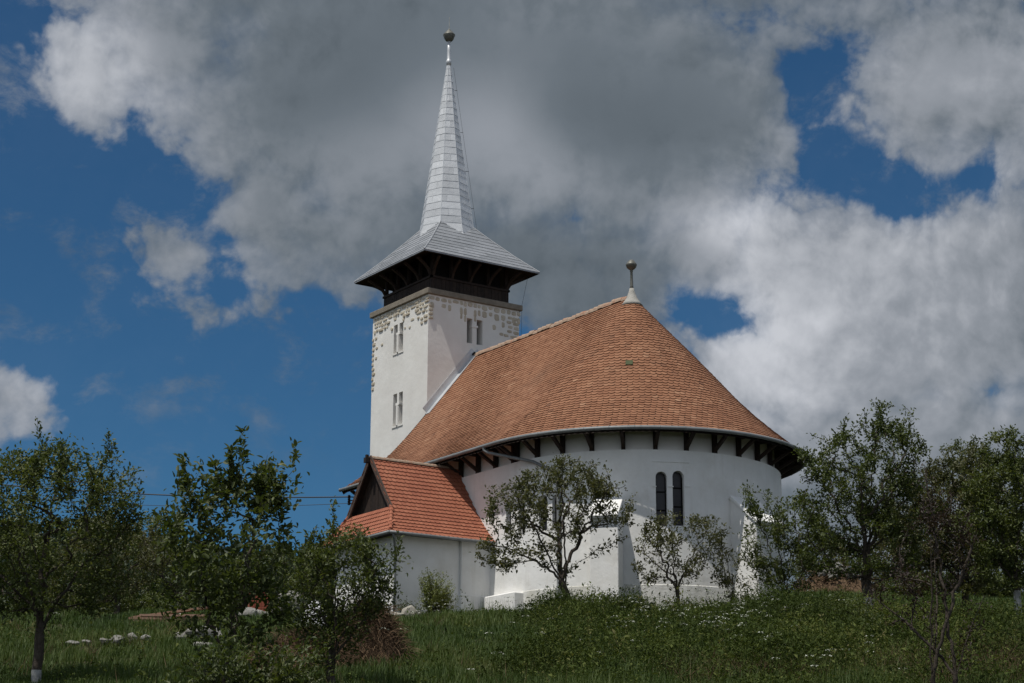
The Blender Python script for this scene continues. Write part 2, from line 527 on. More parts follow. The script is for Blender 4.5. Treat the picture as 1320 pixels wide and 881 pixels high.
s_ax = np.concatenate([np.arange(-60, 24, 6), np.arange(24, 90, 0.6), np.arange(90, 160, 5), np.array([180, 220, 300, 450, 700, 1100, 1800, 3000])])
t_ax = np.concatenate([-np.array([3000, 1500, 700, 350, 180, 100, 70, 50, 40])[0:], np.arange(-34, 34, 0.6), np.array([34, 40, 50, 70, 100, 180, 350, 700, 1500, 3000])])
SS, TT = np.meshgrid(s_ax, t_ax, indexing='ij')
GX, GY = xy(SS, TT)
GZ = gz(GX, GY)
nS, nT = SS.shape
idx = np.arange(nS*nT).reshape(nS, nT)
q = np.stack([idx[:-1, :-1], idx[:-1, 1:], idx[1:, 1:], idx[1:, :-1]], -1).reshape(-1)
g = fastmesh('ground', np.stack([GX.ravel(), GY.ravel(), GZ.ravel()], 1), q[::1], 4, mat=MT['soil'], smooth=True)
g.data.flip_normals()
g['kind'] = 'structure'

# far hill to the left
hs = np.linspace(190, 700, 40)
ht = np.linspace(-330, 30, 60)
HS, HT = np.meshgrid(hs, ht, indexing='ij')


def hz(s, t):
    ridge = 56*np.exp(-((s-430)/120.0)**2)*(1-sm(t, -28, 30))
    return -8 + ridge*(0.93+0.06*np.sin(t*0.05)+0.03*np.sin(t*0.13+1))


HX, HY = xy(HS, HT)
HZ = hz(HS, HT)
n1, n2 = HS.shape
idx = np.arange(n1*n2).reshape(n1, n2)
q = np.stack([idx[:-1, :-1], idx[1:, :-1], idx[1:, 1:], idx[:-1, 1:]], -1).reshape(-1)
h = fastmesh('hills', np.stack([HX.ravel(), HY.ravel(), HZ.ravel()], 1), q, 4, mat=MT['soil'], smooth=True)
h['kind'] = 'structure'

# ------------------------------------------------------------------ church
church = empty('church', (6, 0, 0.1))
tag(church, 'white village church with a silver spire, clay tiled roof and rounded apse', 'church')
bpy.context.view_layer.update()
PARENT_INV = church.matrix_world.inverted()


def cpart(o):
    o.parent = church
    o.matrix_parent_inverse = PARENT_INV
    return o


def sub(o, par):
    o.parent = par
    o.matrix_parent_inverse = (PARENT_INV.inverted() @ Matrix()).inverted() if False else Matrix()
    return o


E_R, L_N, R_W, WT = 6.70, 11.73, 5.79, 5.0       # eave half width, nave length, wall half width, tower width
Z_E, Z_R, Z_F = 6.52, 13.45, 5.86                # eave, ridge, foot of the frieze


def cut(mb, cutters):
    """subtract closed cutter meshes from a closed mesh, giving plain mesh data"""
    me = mb.mesh('solid')
    o = link(bpy.data.objects.new('solid', me))
    cm = MB()
    for c in cutters:
        cm.add(*c)
    co = link(bpy.data.objects.new('cutter', cm.mesh('cutter')))
    md = o.modifiers.new('b', 'BOOLEAN')
    md.operation = 'DIFFERENCE'
    md.object = co
    md.solver = 'EXACT'
    md.use_self = True
    dg = bpy.context.evaluated_depsgraph_get()
    r = bpy.data.meshes.new_from_object(o.evaluated_get(dg))
    bpy.data.objects.remove(o)
    bpy.data.objects.remove(co)
    return r


def meshobj(name, me, mat):
    me.materials.clear()
    me.materials.append(mat)
    return cpart(link(bpy.data.objects.new(name, me)))


def boxvf(lo, hi):
    m_ = MB()
    m_.box(lo, hi)
    return np.vstack(m_.v), m_.f


def arch_cutter(c, right, inward, w, h, depth, arched=True, seg=8):
    """prism: outline in the wall plane starting at the sill centre c, pushed along 'inward'"""
    c, right, inward = map(np.asarray, (c, right, inward))
    pts = [(-w/2, 0), (w/2, 0)]
    if arched:
        r = w/2
        for k in range(seg+1):
            a = math.pi*k/seg
            pts.append((r*math.cos(a), h-r+r*math.sin(a)))
    else:
        pts += [(w/2, h), (-w/2, h)]
    n = len(pts)
    V = [c+right*p[0]+ZZ*p[1]-inward*0.25 for p in pts]+[c+right*p[0]+ZZ*p[1]+inward*depth for p in pts]
    F = [tuple(range(n)), tuple(range(2*n-1, n-1, -1))]
    for i in range(n):
        k = (i+1) % n
        F.append((k, i, n+i, n+k))
    return np.array(V), F


# ---- tower
hw = WT/2
TS = lambda u0, z0, z1, w: arch_cutter((u0, -hw, z0), (1, 0, 0), (0, 1, 0), w, z1-z0, 0.55, False)
TE = lambda v0, z0, z1, w: arch_cutter((0, v0, z0), (0, 1, 0), (-1, 0, 0), w, z1-z0, 0.55, False)
south_slots = [(-2.86, 13.80, 15.18, 0.34), (-2.36, 13.80, 15.18, 0.34), (-2.80, 10.33, 11.86, 0.34), (-2.29, 10.33, 11.86, 0.34)]
east_slots = [(-0.26, 14.02, 15.20, 0.30), (0.29, 14.02, 15.20, 0.32)]
mb = MB()
mb.box((-WT, -hw, -1.5), (0, hw, 16.0))
me = cut(mb, [TS(*a) for a in south_slots]+[TE(*a) for a in east_slots])
tower = meshobj('tower_wall', me, MT['towerplaster'])
for (u0, z0, z1, w) in south_slots:
    m_ = MB()
    m_.box((u0-w/2-.01, -hw+.45, z0-.01), (u0+w/2+.01, -hw+.60, z1+.01))
    wo = cpart(m_.build('tower_window', MT['void']))
    m_ = MB()
    m_.box((u0-w/2-.05, -hw-.035, z0-.07), (u0+w/2+.05, -hw+.10, z0-.003))
    sub(m_.build('sill', MT['towerplaster']), wo)
for (v0, z0, z1, w) in east_slots:
    m_ = MB()
    m_.box((-.60, v0-w/2-.01, z0-.01), (-.45, v0+w/2+.01, z1+.01))
    cpart(m_.build('tower_window', MT['void']))
for (u0, z0, z1) in ((-2.61, 13.80, 15.18), (-2.545, 10.33, 11.86)):
    m_ = MB()
    zm = z0+(z1-z0)*0.66
    m_.box((u0-.17, -hw-.03, zm-.05), (u0+.17, -hw+.2, zm+.06))
    m_.tube([(u0, -hw-.012, z0), (u0, -hw-.012, zm-.05)], 0.075, 10)
    cpart(m_.build('window_colonnette', MT['towerplaster']))
m_ = MB()
m_.box((-.2, .015-.17, 14.80), (.03, .015+.17, 14.90))
cpart(m_.build('window_colonnette', MT['towerplaster']))

# rough stones left bare under the cornice
def stones(face, spec, name='exposed_stone'):
    m_ = MB()
    for (a, z, w, h_, d) in spec:
        n = 10
        pts = []
        for k in range(n):
            an = 2*math.pi*k/n
            ca, sa = math.cos(an), math.sin(an)
            rr = 1/max(abs(ca), abs(sa))**0.75*random.uniform(0.86, 1.04)
            pts.append((a+w/2*ca*rr, z+h_/2*sa*rr))
        if face == 'S':
            B = [(p[0], -hw+.01, p[1]) for p in pts]
            T = [(a+(p[0]-a)*.72, -hw-d, z+(p[1]-z)*.72) for p in pts]
            C = (a, -hw-d*1.15, z)
        else:
            B = [(-.01, p[0], p[1]) for p in pts]
            T = [(d, a+(p[0]-a)*.78, z+(p[1]-z)*.78) for p in pts]
            C = (d*1.1, a, z)
        F = [(i, (i+1) % n, n+(i+1) % n, n+i) for i in range(n)]+[(n+i, n+(i+1) % n, 2*n) for i in range(n)]
        if face == 'E':
            F = [f[::1] for f in F]
        m_.add(B+T+[C], F, random.random())
    o = m_.build(name, MT['stone'])
    bm_fix(o.data)
    return cpart(o)


def bm_fix(me):
    import bmesh
    bm = bmesh.new()
    bm.from_mesh(me)
    bmesh.ops.recalc_face_normals(bm, faces=bm.faces)
    bm.to_mesh(me)
    bm.free()


sp = []
for k, zrow in enumerate((15.86, 15.66, 15.47, 15.27, 15.08)):
    u = -WT+0.12
    while u < -0.08:
        w = random.choice((random.uniform(.14, .26), random.uniform(.28, .52)))
        pr = (1.0, .96, .66, .36, .15)[k]
        if u < -WT+1.3:
            pr = min(1, pr+.3)
        if u > -0.75:
            pr = min(1, pr+.45)
        if random.random() < pr:
            sp.append((u+w/2, zrow+random.uniform(-.03, .03), w*.97, random.uniform(.12, .235), random.uniform(.02, .06)))
        u += w
for z in np.arange(14.9, 12.3, -0.24):                        # quoin at the far corner
    w = random.uniform(.16, .36)
    sp.append((-WT+w/2-.01, z, w, .19, .04))
    if z > 13.9 and random.random() < .6:
        sp.append((-WT+w+.17, z+.02, .24, .15, .03))
for z in np.arange(15.0, 14.75, -0.2):
    sp.append((-.2, z, .36, .18, .06))
    sp.append((-.55, z-.05, .26, .16, .04))
stones('S', sp)
for q_ in ((-1.6, 14.78, .2, .14, .03), (-2.02, 14.85, .16, .14, .03), (-4.1, 14.5, .22, .15, .03)):
    stones('S', [q_])
sp = []
v = -hw+.05
while v < hw-.1:
    w = random.uniform(.18, .42)
    sp.append((v+w/2, 15.84+random.uniform(-.03, .03), w*.92, random.uniform(.16, .26), random.uniform(.012, .03)))
    if random.random() < .75:
        hh = random.uniform(.2, .42)
        sp.append((v+w/2, 15.68-hh/2, w*.8, hh, random.uniform(.010, .026)))
    if random.random() < .30:
        hh = random.uniform(.24, .4)
        sp.append((v+w/2, 15.34-hh/2, w*.62, hh, .018))
    v += w
for z in np.arange(15.55, 14.1, -.22):
    w = random.uniform(.3, .55)
    sp.append((hw-w/2, z, w, .18, .025))
    if z > 14.6:
        sp.append((hw-w-.2, z+.03, .3, .16, .02))
for z in np.arange(15.5, 14.8, -.2):
    sp.append((-hw+.13, z, .27, .18, .05))
stones('E', sp)
for q_ in ((1.5, 14.72, .26, .16, .02), (1.1, 14.98, .22, .28, .02)):
    stones('E', [q_])

m_ = MB()
m_.box((-WT-.13, -hw-.13, 16.0), (.13, hw+.13, 16.27))
cn = cpart(m_.build('cornice', MT['cornice']))
md = cn.modifiers.new('bv', 'BEVEL')
md.width = .025

# belfry: boarded parapet, posts, brackets under a deep eave
TC = np.array([-hw, 0, 0])
hb = 2.15
m_ = MB()
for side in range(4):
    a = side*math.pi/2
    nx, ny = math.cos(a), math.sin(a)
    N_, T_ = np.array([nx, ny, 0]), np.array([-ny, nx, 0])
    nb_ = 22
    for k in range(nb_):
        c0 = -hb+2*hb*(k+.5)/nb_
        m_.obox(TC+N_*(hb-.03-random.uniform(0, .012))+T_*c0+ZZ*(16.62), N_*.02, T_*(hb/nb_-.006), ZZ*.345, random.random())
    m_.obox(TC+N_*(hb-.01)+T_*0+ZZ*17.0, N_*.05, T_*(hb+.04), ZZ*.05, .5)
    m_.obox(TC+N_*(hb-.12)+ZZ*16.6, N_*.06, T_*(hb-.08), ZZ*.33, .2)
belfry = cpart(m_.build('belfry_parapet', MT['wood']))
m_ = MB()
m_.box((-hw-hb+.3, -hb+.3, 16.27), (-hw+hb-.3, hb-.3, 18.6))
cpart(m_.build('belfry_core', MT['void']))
he = 3.19
for side in range(4):
    a = side*math.pi/2
    N_, T_ = np.array([math.cos(a), math.sin(a), 0]), np.array([-math.sin(a), math.cos(a), 0])
    for c0 in (-1, -.5, 0, .5, 1):
        m_ = MB()
        p0 = TC+N_*(hb-.1)+T_*(c0*(hb-.12))
        m_.bar(p0+ZZ*17.04, p0+ZZ*18.2, .13, .13, up=N_, tint=.5)
        pts = []
        for q_ in np.linspace(0, 1, 7):
            pts.append(p0+N_*(.06+.86*q_**1.0)+ZZ*(17.06+.68*q_**0.55)+T_*c0*.22*q_)
        for p_, q2 in zip(pts[:-1], pts[1:]):
            m_.bar(p_, q2+(q2-p_)*.1, .10, .12, up=T_, tint=.8)
        cpart(m_.build('belfry_bracket', MT['wood']))
# soffit boards under the tower eave
m_ = MB()
for side in range(4):
    a = side*math.pi/2
    N_, T_ = np.array([math.cos(a), math.sin(a), 0]), np.array([-math.sin(a), math.cos(a), 0])
    m_.add([TC+N_*(he-.03)-T_*(he-.03)+ZZ*17.79, TC+N_*(he-.03)+T_*(he-.03)+ZZ*17.79, TC+N_*1.7+T_*1.7+ZZ*18.35, TC+N_*1.7-T_*1.7+ZZ*18.35],
           [(0, 3, 2, 1)], .2)
    m_.obox(TC+N_*(he-.05)+ZZ*17.80, N_*.02, T_*(he-.06), ZZ*.045, .6)
cpart(m_.build('belfry_soffit', MT['wood']))


# zinc sheets laid in courses on a flat facet with corners (bl, br, tr, tl)
def sheets(m_, bl, br, tr, tl, rows, pw, lift=0.016):
    bl, br, tr, tl = map(lambda q_: np.asarray(q_, float), (bl, br, tr, tl))
    nrm = np.cross(br-bl, tl-bl)
    nrm /= np.linalg.norm(nrm)
    for i in range(rows):
        f0, f1 = i/rows, (i+1)/rows
        A, B_ = bl+(tl-bl)*f0, br+(tr-br)*f0
        C, D_ = bl+(tl-bl)*f1, br+(tr-br)*f1
        w = np.linalg.norm(B_-A)
        n = max(1, round(w/pw))
        offs = (0.5 if i % 2 else 0.0) if n > 1 else random.uniform(.25, .75)*(i % 2)
        cuts = sorted({0.0, 1.0, *[c_ for c_ in ((k+offs)/n for k in range(n+1)) if 0.04 < c_ < 0.96]})
        for c0, c1 in zip(cuts[:-1], cuts[1:]):
            t_ = random.random()
            j1, j2 = random.uniform(.7, 1.25)*lift, random.uniform(.7, 1.25)*lift
            V = [A+(B_-A)*c0+nrm*j1, A+(B_-A)*c1+nrm*j2, C+(D_-C)*c1+nrm*.002, C+(D_-C)*c0+nrm*.002,
                 A+(B_-A)*c0-nrm*.004, A+(B_-A)*c1-nrm*.004]
            m_.add(V, [(0, 1, 2, 3), (4, 5, 1, 0)], t_)
            if c1 < .999:                                    # standing edge between neighbours
                p_, q_ = A+(B_-A)*c1, C+(D_-C)*c1
                m_.bar(p_+nrm*.012, q_+nrm*.006, .016, .014, up=nrm, tint=t_*.5)


m_ = MB()
he2, zt0, zt1, hi2 = he, 17.84, 20.55, 0.62
prf = [(he2, 17.84), (2.35, 18.66), (1.5, 19.58), (0.62, 20.58)]
for side in range(4):
    a = side*math.pi/2
    N_, T_ = np.array([math.cos(a), math.sin(a), 0]), np.array([-math.sin(a), math.cos(a), 0])
    for (r0, z0), (r1, z1), rows in zip(prf[:-1], prf[1:], (4, 4, 4)):
        sheets(m_, TC+N_*r0-T_*r0+ZZ*z0, TC+N_*r0+T_*r0+ZZ*z0, TC+N_*r1+T_*r1+ZZ*z1, TC+N_*r1-T_*r1+ZZ*z1, rows, 1.15, .020)
    for (r0, z0), (r1, z1) in zip(prf[:-1], prf[1:]):
        m_.tube([TC+(N_+T_)*r0+ZZ*(z0+.015), TC+(N_+T_)*r1+ZZ*(z1+.015)], .035, 6, tint=.8)
    m_.obox(TC+N_*(he-.005)+ZZ*17.815, N_*.006, T_*he, ZZ*.035, .4)
troof = cpart(m_.build('tower_roof', MT['oldmetal']))
m_ = MB()
RO, RT_, ZB, ZT = 1.36, 0.075, 19.55, 28.86
lv = [0, .02, .07, .5, 1.0]
lr = [RO*1.10, RO*1.05, RO*.965, .735, RT_]
for k in range(8):
    a0, a1 = (k)*math.pi/4, (k+1)*math.pi/4
    d0, d1 = np.array([math.cos(a0), math.sin(a0), 0]), np.array([math.cos(a1), math.sin(a1), 0])
    for i, rows in zip(range(4), (1, 1, 11, 13)):
        z0, z1 = ZB+(ZT-ZB)*lv[i], ZB+(ZT-ZB)*lv[i+1]
        sheets(m_, TC+d0*lr[i]+ZZ*z0, TC+d1*lr[i]+ZZ*z0, TC+d1*lr[i+1]+ZZ*z1, TC+d0*lr[i+1]+ZZ*z1, rows, 1.0, .014)
    for i in range(4):
        z0, z1 = ZB+(ZT-ZB)*lv[i], ZB+(ZT-ZB)*lv[i+1]
        m_.tube([TC+d0*lr[i]+ZZ*z0, TC+d0*lr[i+1]+ZZ*z1], .018, 5, tint=.9)
spire = cpart(m_.build('spire', MT['metal']))
m_ = MB()
m_.lathe([(.11, 28.70), (.13, 28.86), (.15, 28.92), (.11, 28.99), (.095, 29.03), (.085, 29.5), (.08, 30.02)], 14, TC)
cpart(m_.build('finial_pole', MT['metal'], smooth=True))
m_ = MB()
m_.lathe([(.08, 29.98), (.16, 30.03), (.23, 30.12), (.27, 30.24), (.30, 30.31), (.305, 30.35), (.25, 30.39), (.21, 30.46), (.13, 30.55), (.06, 30.62), (.03, 30.66), (.012, 30.7), (.008, 31.3)], 20, TC)
cpart(m_.build('spire_finial', MT['brass'], smooth=True))
m_ = MB()                                                     # lightning conductor down the spire
vw = np.array([math.sin(.6), math.cos(.6), 0])
wp = []
for z in np.linspace(28.6, 20.2, 12):
    r_ = np.interp((z-ZB)/(ZT-ZB), lv, lr)
    wp.append(TC+vw*(r_+.13)+ZZ*z)
m_.tube(wp, .007, 4)
for z in (27.4, 25.2, 23.2, 21.3):
    r_ = np.interp((z-ZB)/(ZT-ZB), lv, lr)
    m_.tube([TC+vw*(r_*.95)+ZZ*z, TC+vw*(r_+.15)+ZZ*z], .013, 5)
m_.tube([TC+np.array([2.6, 3.0, 18.05]), TC+np.array([2.56, 2.62, 16.30]), TC+np.array([2.53, 2.55, 13.0])], .008, 4)
cpart(m_.build('lightning_conductor', MT['cable']))

# ---- nave and apse walls
def wallpath(R, n=48, u0=0.0):
    a = np.linspace(-math.pi/2, math.pi/2, n)
    p = [(u0, -R)]+[(L_N+R*math.cos(t), R*math.sin(t)) for t in a]+[(u0, R)]
    return np.array(p)


def wallsolid(R, z0, z1, n=64):
    p = wallpath(R, n)
    k = len(p)
    V = [(x, y, z0) for x, y in p]+[(x, y, z1) for x, y in p]
    F = [tuple(range(k))[::-1], tuple(range(k, 2*k))]+[(i, (i+1) % k, k+(i+1) % k, k+i) for i in range(k)]
    m = MB()
    m.add(V, F)
    return m


def wall_point(px, py, R=R_W):
    """the outer wall point that the sight line through (px, py) reaches; gives point and outward normal"""
    d = raydir(px, py)
    t = (-R-CAM[1])/d[1]
    Q = CAM+d*t
    if Q[0] <= L_N:
        return Q, np.array([0, -1.0, 0])
    a_ = d[0]**2+d[1]**2
    qx, qy = CAM[0]-L_N, CAM[1]
    b_ = d[0]*qx+d[1]*qy
    c_ = qx*qx+qy*qy-R*R
    t = (-b_-math.sqrt(max(0, b_*b_-a_*c_)))/a_
    Q = CAM+d*t
    N_ = np.array([Q[0]-L_N, Q[1], 0])/R
    return Q, N_


wins = []
for px, top, bot, w in ((853.5, 608, 678, .42), (875.5, 607, 678, .44), (655.5, 643, 692, .36), (672, 641, 690, .36), (700, 638, 684, .38), (717.5, 637, 682, .38)):
    pt_, N_ = wall_point(px, top)
    pb_, N_ = wall_point(px, bot)
    wins.append((pb_, N_, w, pt_[2]-pb_[2]))
cuts_ = []
for pb_, N_, w, h_ in wins:
    R_ = np.array([-N_[1], N_[0], 0])
    cuts_.append(arch_cutter(pb_, R_, -N_, w, h_, .34, True))
me = cut(wallsolid(R_W, .9, Z_F), cuts_)
nave = meshobj('nave_wall', me, MT['plaster'])
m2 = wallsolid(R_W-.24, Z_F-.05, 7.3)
fr = cpart(m2.build('frieze_wall', MT['towerplaster']))  # greyer than the wall below: soffit shade put into the plaster colour
m2 = wallsolid(R_W+.022, -1.5, .9)
pl = cpart(m2.build('plinth', MT['plinthplaster']))
md = pl.modifiers.new('bv', 'BEVEL')
md.width = .025
md.limit_method = 'ANGLE'
for i, (pb_, N_, w, h_) in enumerate(wins):
    R_ = np.array([-N_[1], N_[0], 0])
    V, F = arch_cutter(pb_-N_*.24, R_, -N_, w+.02, h_+.01, .12, True)
    m_ = MB()
    V = np.where(False, V, V+N_*0.0)
    # pane: a thin slab at the back of the recess
    n = len(V)//2
    V[:n] = V[:n]-N_*.25
    m_.add(V, F, random.random())
    wo = cpart(m_.build('arched_window', MT['glass']))
    bm_fix(wo.data)
    m_ = MB()
    for q_ in ((.36, .70) if i % 2 else (.64, .30)):
        c = pb_-N_*.225+ZZ*h_*q_
        m_.obox(c, R_*w/2, N_*.018, ZZ*.022)
    for sgn in (-1, 1):
        m_.obox(pb_-N_*.225+R_*sgn*(w/2-.02)+ZZ*(h_-w/2)/2, R_*.02, N_*.018, ZZ*(h_-w/2)/2)
    sub(m_.build('window_frame', MT['void']), wo)
# thin plaster string beside the apse windows, and shallow panel edge above them
for x0, x1, y_ in ((841, 846, 627.2), (861, 868, 627.2), (883, 889, 627.2), (841, 888, 595)):
    A, N0 = wall_point(x0, y_)
    B_, N1 = wall_point(x1, y_)
    B_[2] = A[2]
    m_ = MB()
    nseg = 5
    a0, a1 = math.atan2(A[1], A[0]-L_N), math.atan2(B_[1], B_[0]-L_N)
    for k in range(nseg):
        t0, t1 = a0+(a1-a0)*k/nseg, a0+(a1-a0)*(k+1)/nseg
        m_.bar((L_N+(R_W+.005)*math.cos(t0), (R_W+.005)*math.sin(t0), A[2]), (L_N+(R_W+.005)*math.cos(t1), (R_W+.005)*math.sin(t1), A[2]), .05, .035)
    cpart(m_.build('string_moulding', MT['plaster']))

# buttresses on the apse
def buttress(px_l, px_r, ang, depth, width, ztop_in, ztop_out, capw):
    d = np.array([math.cos(ang), math.sin(ang), 0])
    s_ = np.array([-d[1], d[0], 0])
    O = np.array([L_N, 0, 0])
    r0, r1 = R_W-.35, R_W+depth
    V, F = [], []
    for sg in (-1, 1):
        V += [O+d*r0+s_*sg*width/2+ZZ*-1.5, O+d*(r1+.12)+s_*sg*width/2+ZZ*-1.5, O+d*(r1+.02)+s_*sg*width/2+ZZ*1.6, O+d*r1+s_*sg*width/2+ZZ*ztop_out, O+d*r0+s_*sg*width/2+ZZ*(ztop_in+.25)]
    F = [(0, 1, 2, 3, 4), (9, 8, 7, 6, 5)]+[((i+1) % 5, i, 5+i, 5+(i+1) % 5) for i in range(5)]
    m_ = MB()
    m_.add(V, F)
    bo = m_.build('buttress', MT['plaster'])
    bm_fix(bo.data)
    cpart(bo)
    md = bo.modifiers.new('bv', 'BEVEL')
    md.width = .03
    m_ = MB()
    sl_ = (ztop_in+.25-ztop_out)/(r0-r1)
    p0 = O+d*(R_W-.02)+ZZ*(ztop_out+sl_*(R_W-.02-r1)+.07)
    p1 = O+d*(r1+.14)+ZZ*(ztop_out+sl_*.14+.07)
    m_.bar(p0, p1, capw, .13)
    co_ = sub(m_.build('buttress_cap', MT['plaster']), bo)
    md = co_.modifiers.new('bv', 'BEVEL')
    md.width = .02
    return bo


buttress(0, 0, math.radians(6.6), 1.17, 1.42, 4.22, 3.22, 1.56)
bt = buttress(0, 0, math.radians(-47.5), 1.0, 1.05, 3.92, 3.22, 1.07)
# bare stones on the buttress by the central tree
for (x0, y0, w, h_) in ((792, 765, .50, .36), (800, 762, .3, .28), (793, 702, .3, .18), (791, 713, .26, .2)):
    d = np.array([math.cos(math.radians(-47.5)), math.sin(math.radians(-47.5)), 0])
    pl_n = np.array([math.sin(math.radians(-47.5)), -math.cos(math.radians(-47.5)), 0])   # left side face normal
    dd = raydir(x0, y0)
    O = np.array([L_N, 0, 0])+pl_n*.525
    t = ((O-CAM)@pl_n)/(dd@pl_n)
    Q = CAM+dd*t
    m_ = MB()
    for k in range(3):
        q_ = Q+d*random.uniform(-w/2, w/2)*.8+ZZ*random.uniform(-h_/2, h_/2)*.8
        m_ = MB()
        m_.obox(q_, d*w*.24, pl_n*.05, ZZ*h_*.24, random.random())
        so_ = cpart(m_.build('exposed_stone', MT['pale_rock']))
        md = so_.modifiers.new('bv', 'BEVEL')
        md.width = .04
        md.segments = 2

# low block at the foot of the nave wall beside the porch
m_ = MB()
m_.box((10.32, -R_W-.42, -1.2), (12.35, -R_W+.2, .86))
lb = cpart(m_.build('wall_footing', MT['plaster']))
md = lb.modifiers.new('bv', 'BEVEL')
md.width = .04

# ---- main roof
PN = np.array([(0, 13.45), (1.2, 11.98), (2.55, 10.33), (3.4, 9.32), (4.27, 8.38), (5.0, 7.75), (5.62, 7.28), (6.2, 6.86), (6.70, 6.52)])
PA = np.array([(0, 13.45), (1.2, 12.14), (2.55, 10.68), (3.4, 9.72), (4.27, 8.72), (5.0, 7.98), (5.62, 7.42), (6.2, 6.92), (6.70, 6.52)])


def zprof(r, f):
    return np.interp(r, PN[:, 0], PN[:, 1])*(1-f)+np.interp(r, PA[:, 0], PA[:, 1])*f


def roof_pt(u, r, side=-1, ang=None):
    """point on the roof: straight part at u (side -1 south), or cone at angle ang"""
    if ang is None:
        return np.array([u, side*r, zprof(r, np.clip(u/L_N, 0, 1))])
    return np.array([L_N+r*math.cos(ang), r*math.sin(ang), zprof(r, 1.0)])


def tile(m_, P0, P1, A, N_, w, thick, tint, lift0=.006, lift1=.034, tail=.045, yaw=0.0):
    """one beaver-tail tile: P1 upper middle, P0 lower middle, A along the row, N_ normal"""
    d = P0-P1
    L_ = np.linalg.norm(d)
    d = d/L_
    prof_ = [(-1, 0), (-1, L_-tail), (-.62, L_-tail*.30), (0, L_), (.62, L_-tail*.30), (1, L_-tail), (1, 0)]
    V = []
    for (x, yv) in prof_:
        lf = lift0+(lift1-lift0)*yv/L_
        V.append(P1+A*(x*w/2*.97+yaw*yv)+d*yv+N_*lf)
    low = [V[i]-N_*thick for i in range(1, 6)]
    m_.add(V+low, [(0, 1, 2, 3, 4, 5, 6)[::-1]]+[(1+i, 7+i, 8+i, 2+i)[::-1] for i in range(4)], tint)


def rows_of(prof, step):
    seg = np.linalg.norm(np.diff(prof, axis=0), axis=1)
    cum = np.concatenate([[0], np.cumsum(seg)])
    Lq = cum[-1]
    n = int(round(Lq/step))
    r = np.interp(np.linspace(Lq, 0, n+1), cum, prof[:, 0])
    return r


rr = rows_of(PA, 0.185)
m_ = MB()
TW = .23
for i in range(len(rr)-1):
    r0, r1 = rr[i]+ (.04 if i == 0 else 0), max(rr[i+1]-.01, 0.02)
    r2 = max(r1-.03, .01)
    # straight slopes
    for side in (-1, 1):
        n = int(L_N/TW)
        for k in range(n):
            if side == 1 and k % 1 and False:
                continue
            u = (k+.5*(1+(i % 2)))*L_N/n - .5*L_N/n*.5
            if u > L_N:
                continue
            P0 = roof_pt(u, r0, side)
            P1 = roof_pt(u, r2, side)
            P0[2] += .012*math.sin(u*.9+i*.11)
            A = np.array([1.0, 0, 0])*(1 if side == -1 else -1)
            N_ = np.cross(A, P1-P0)
            N_ /= np.linalg.norm(N_)
            tile(m_, P0+N_*random.uniform(-.004, .008), P1, A, N_, L_N/n, .020, np.clip(random.gauss(.5, .16), 0, 1), tail=.075, lift1=.037, yaw=random.gauss(0, .03))
    # cone
    n = max(5, int(round(math.pi*rr[i]/TW)))
    for k in range(n):
        an = -math.pi/2+math.pi*(k+.25+.5*(i % 2))/n
        if an > math.pi/2:
            continue
        P0 = roof_pt(0, r0, ang=an)
        P1 = roof_pt(0, r2, ang=an)
        A = np.array([-math.sin(an), math.cos(an), 0])
        N_ = np.cross(A, P1-P0)
        N_ /= np.linalg.norm(N_)
        tile(m_, P0+N_*random.uniform(-.004, .010), P1, A, N_, math.pi*rr[i]/n*1.0, .020, np.clip(random.gauss(.5, .16), 0, 1), tail=.085, lift1=.039, yaw=random.gauss(0, .04))
nroof = cpart(m_.build('nave_roof', MT['tile']))
# roof body below the tiles, with boarded underside
def roof_shell(off, rmax, zoff):
    rs = np.concatenate([[0.001], np.linspace(.5, rmax, 16)])
    path = [('s', u) for u in np.linspace(0.0, L_N, 14)]+[('c', t) for t in np.linspace(-math.pi/2, math.pi/2, 60)[1:]]+[('n', u) for u in np.linspace(L_N, 0.0, 14)[1:]]
    V = []
    for r in rs:
        for kd, q_ in path:
            p_ = roof_pt(q_, r, -1) if kd == 's' else roof_pt(q_, r, 1) if kd == 'n' else roof_pt(0, r, ang=q_)
            V.append(p_-ZZ*zoff)
    n, m = len(rs), len(path)
    F = [(i*m+j, (i+1)*m+j, (i+1)*m+j+1, i*m+j+1) for i in range(n-1) for j in range(m-1)]
    return V, F


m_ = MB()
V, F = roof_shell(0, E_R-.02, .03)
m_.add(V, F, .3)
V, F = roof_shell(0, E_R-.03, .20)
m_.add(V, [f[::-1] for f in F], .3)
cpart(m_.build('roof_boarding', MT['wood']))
# bargeboard on the west verge and gable boards
m_ = MB()
for side in (-1, 1):
    for q0, q1 in zip(np.linspace(2.4, E_R-.02, 12)[:-1], np.linspace(2.4, E_R-.02, 12)[1:]):
        m_.bar((-.02, side*q0, zprof(q0, 0)-.13), (-.02, side*q1, zprof(q1, 0)-.13), .05, .22, up=(0, 0, 1))
m_.add([(.1, -R_W+.1, 6.9), (.1, R_W-.1, 6.9), (.1, 0, 12.9)], [(0, 1, 2)], .3)
cpart(m_.build('gable_board', MT['wood']))
# lead flashing against the tower
m_ = MB()
for q0, q1 in zip(np.linspace(0, 2.58, 7)[:-1], np.linspace(0, 2.58, 7)[1:]):
    for side in (-1, 1):
        z0_, z1_ = zprof(q0, 0), zprof(q1, 0)
        m_.bar((.016, side*q0, z0_+.20), (.016, side*q1, z1_+.20), .024, .42, up=(0, 0, 1), tint=random.random())
        m_.bar((.16, side*q0, z0_+.075), (.16, side*q1, z1_+.075), .34, .02, up=(0, side*.78, .62), tint=random.random())
cpart(m_.build('flashing', MT['metal']))
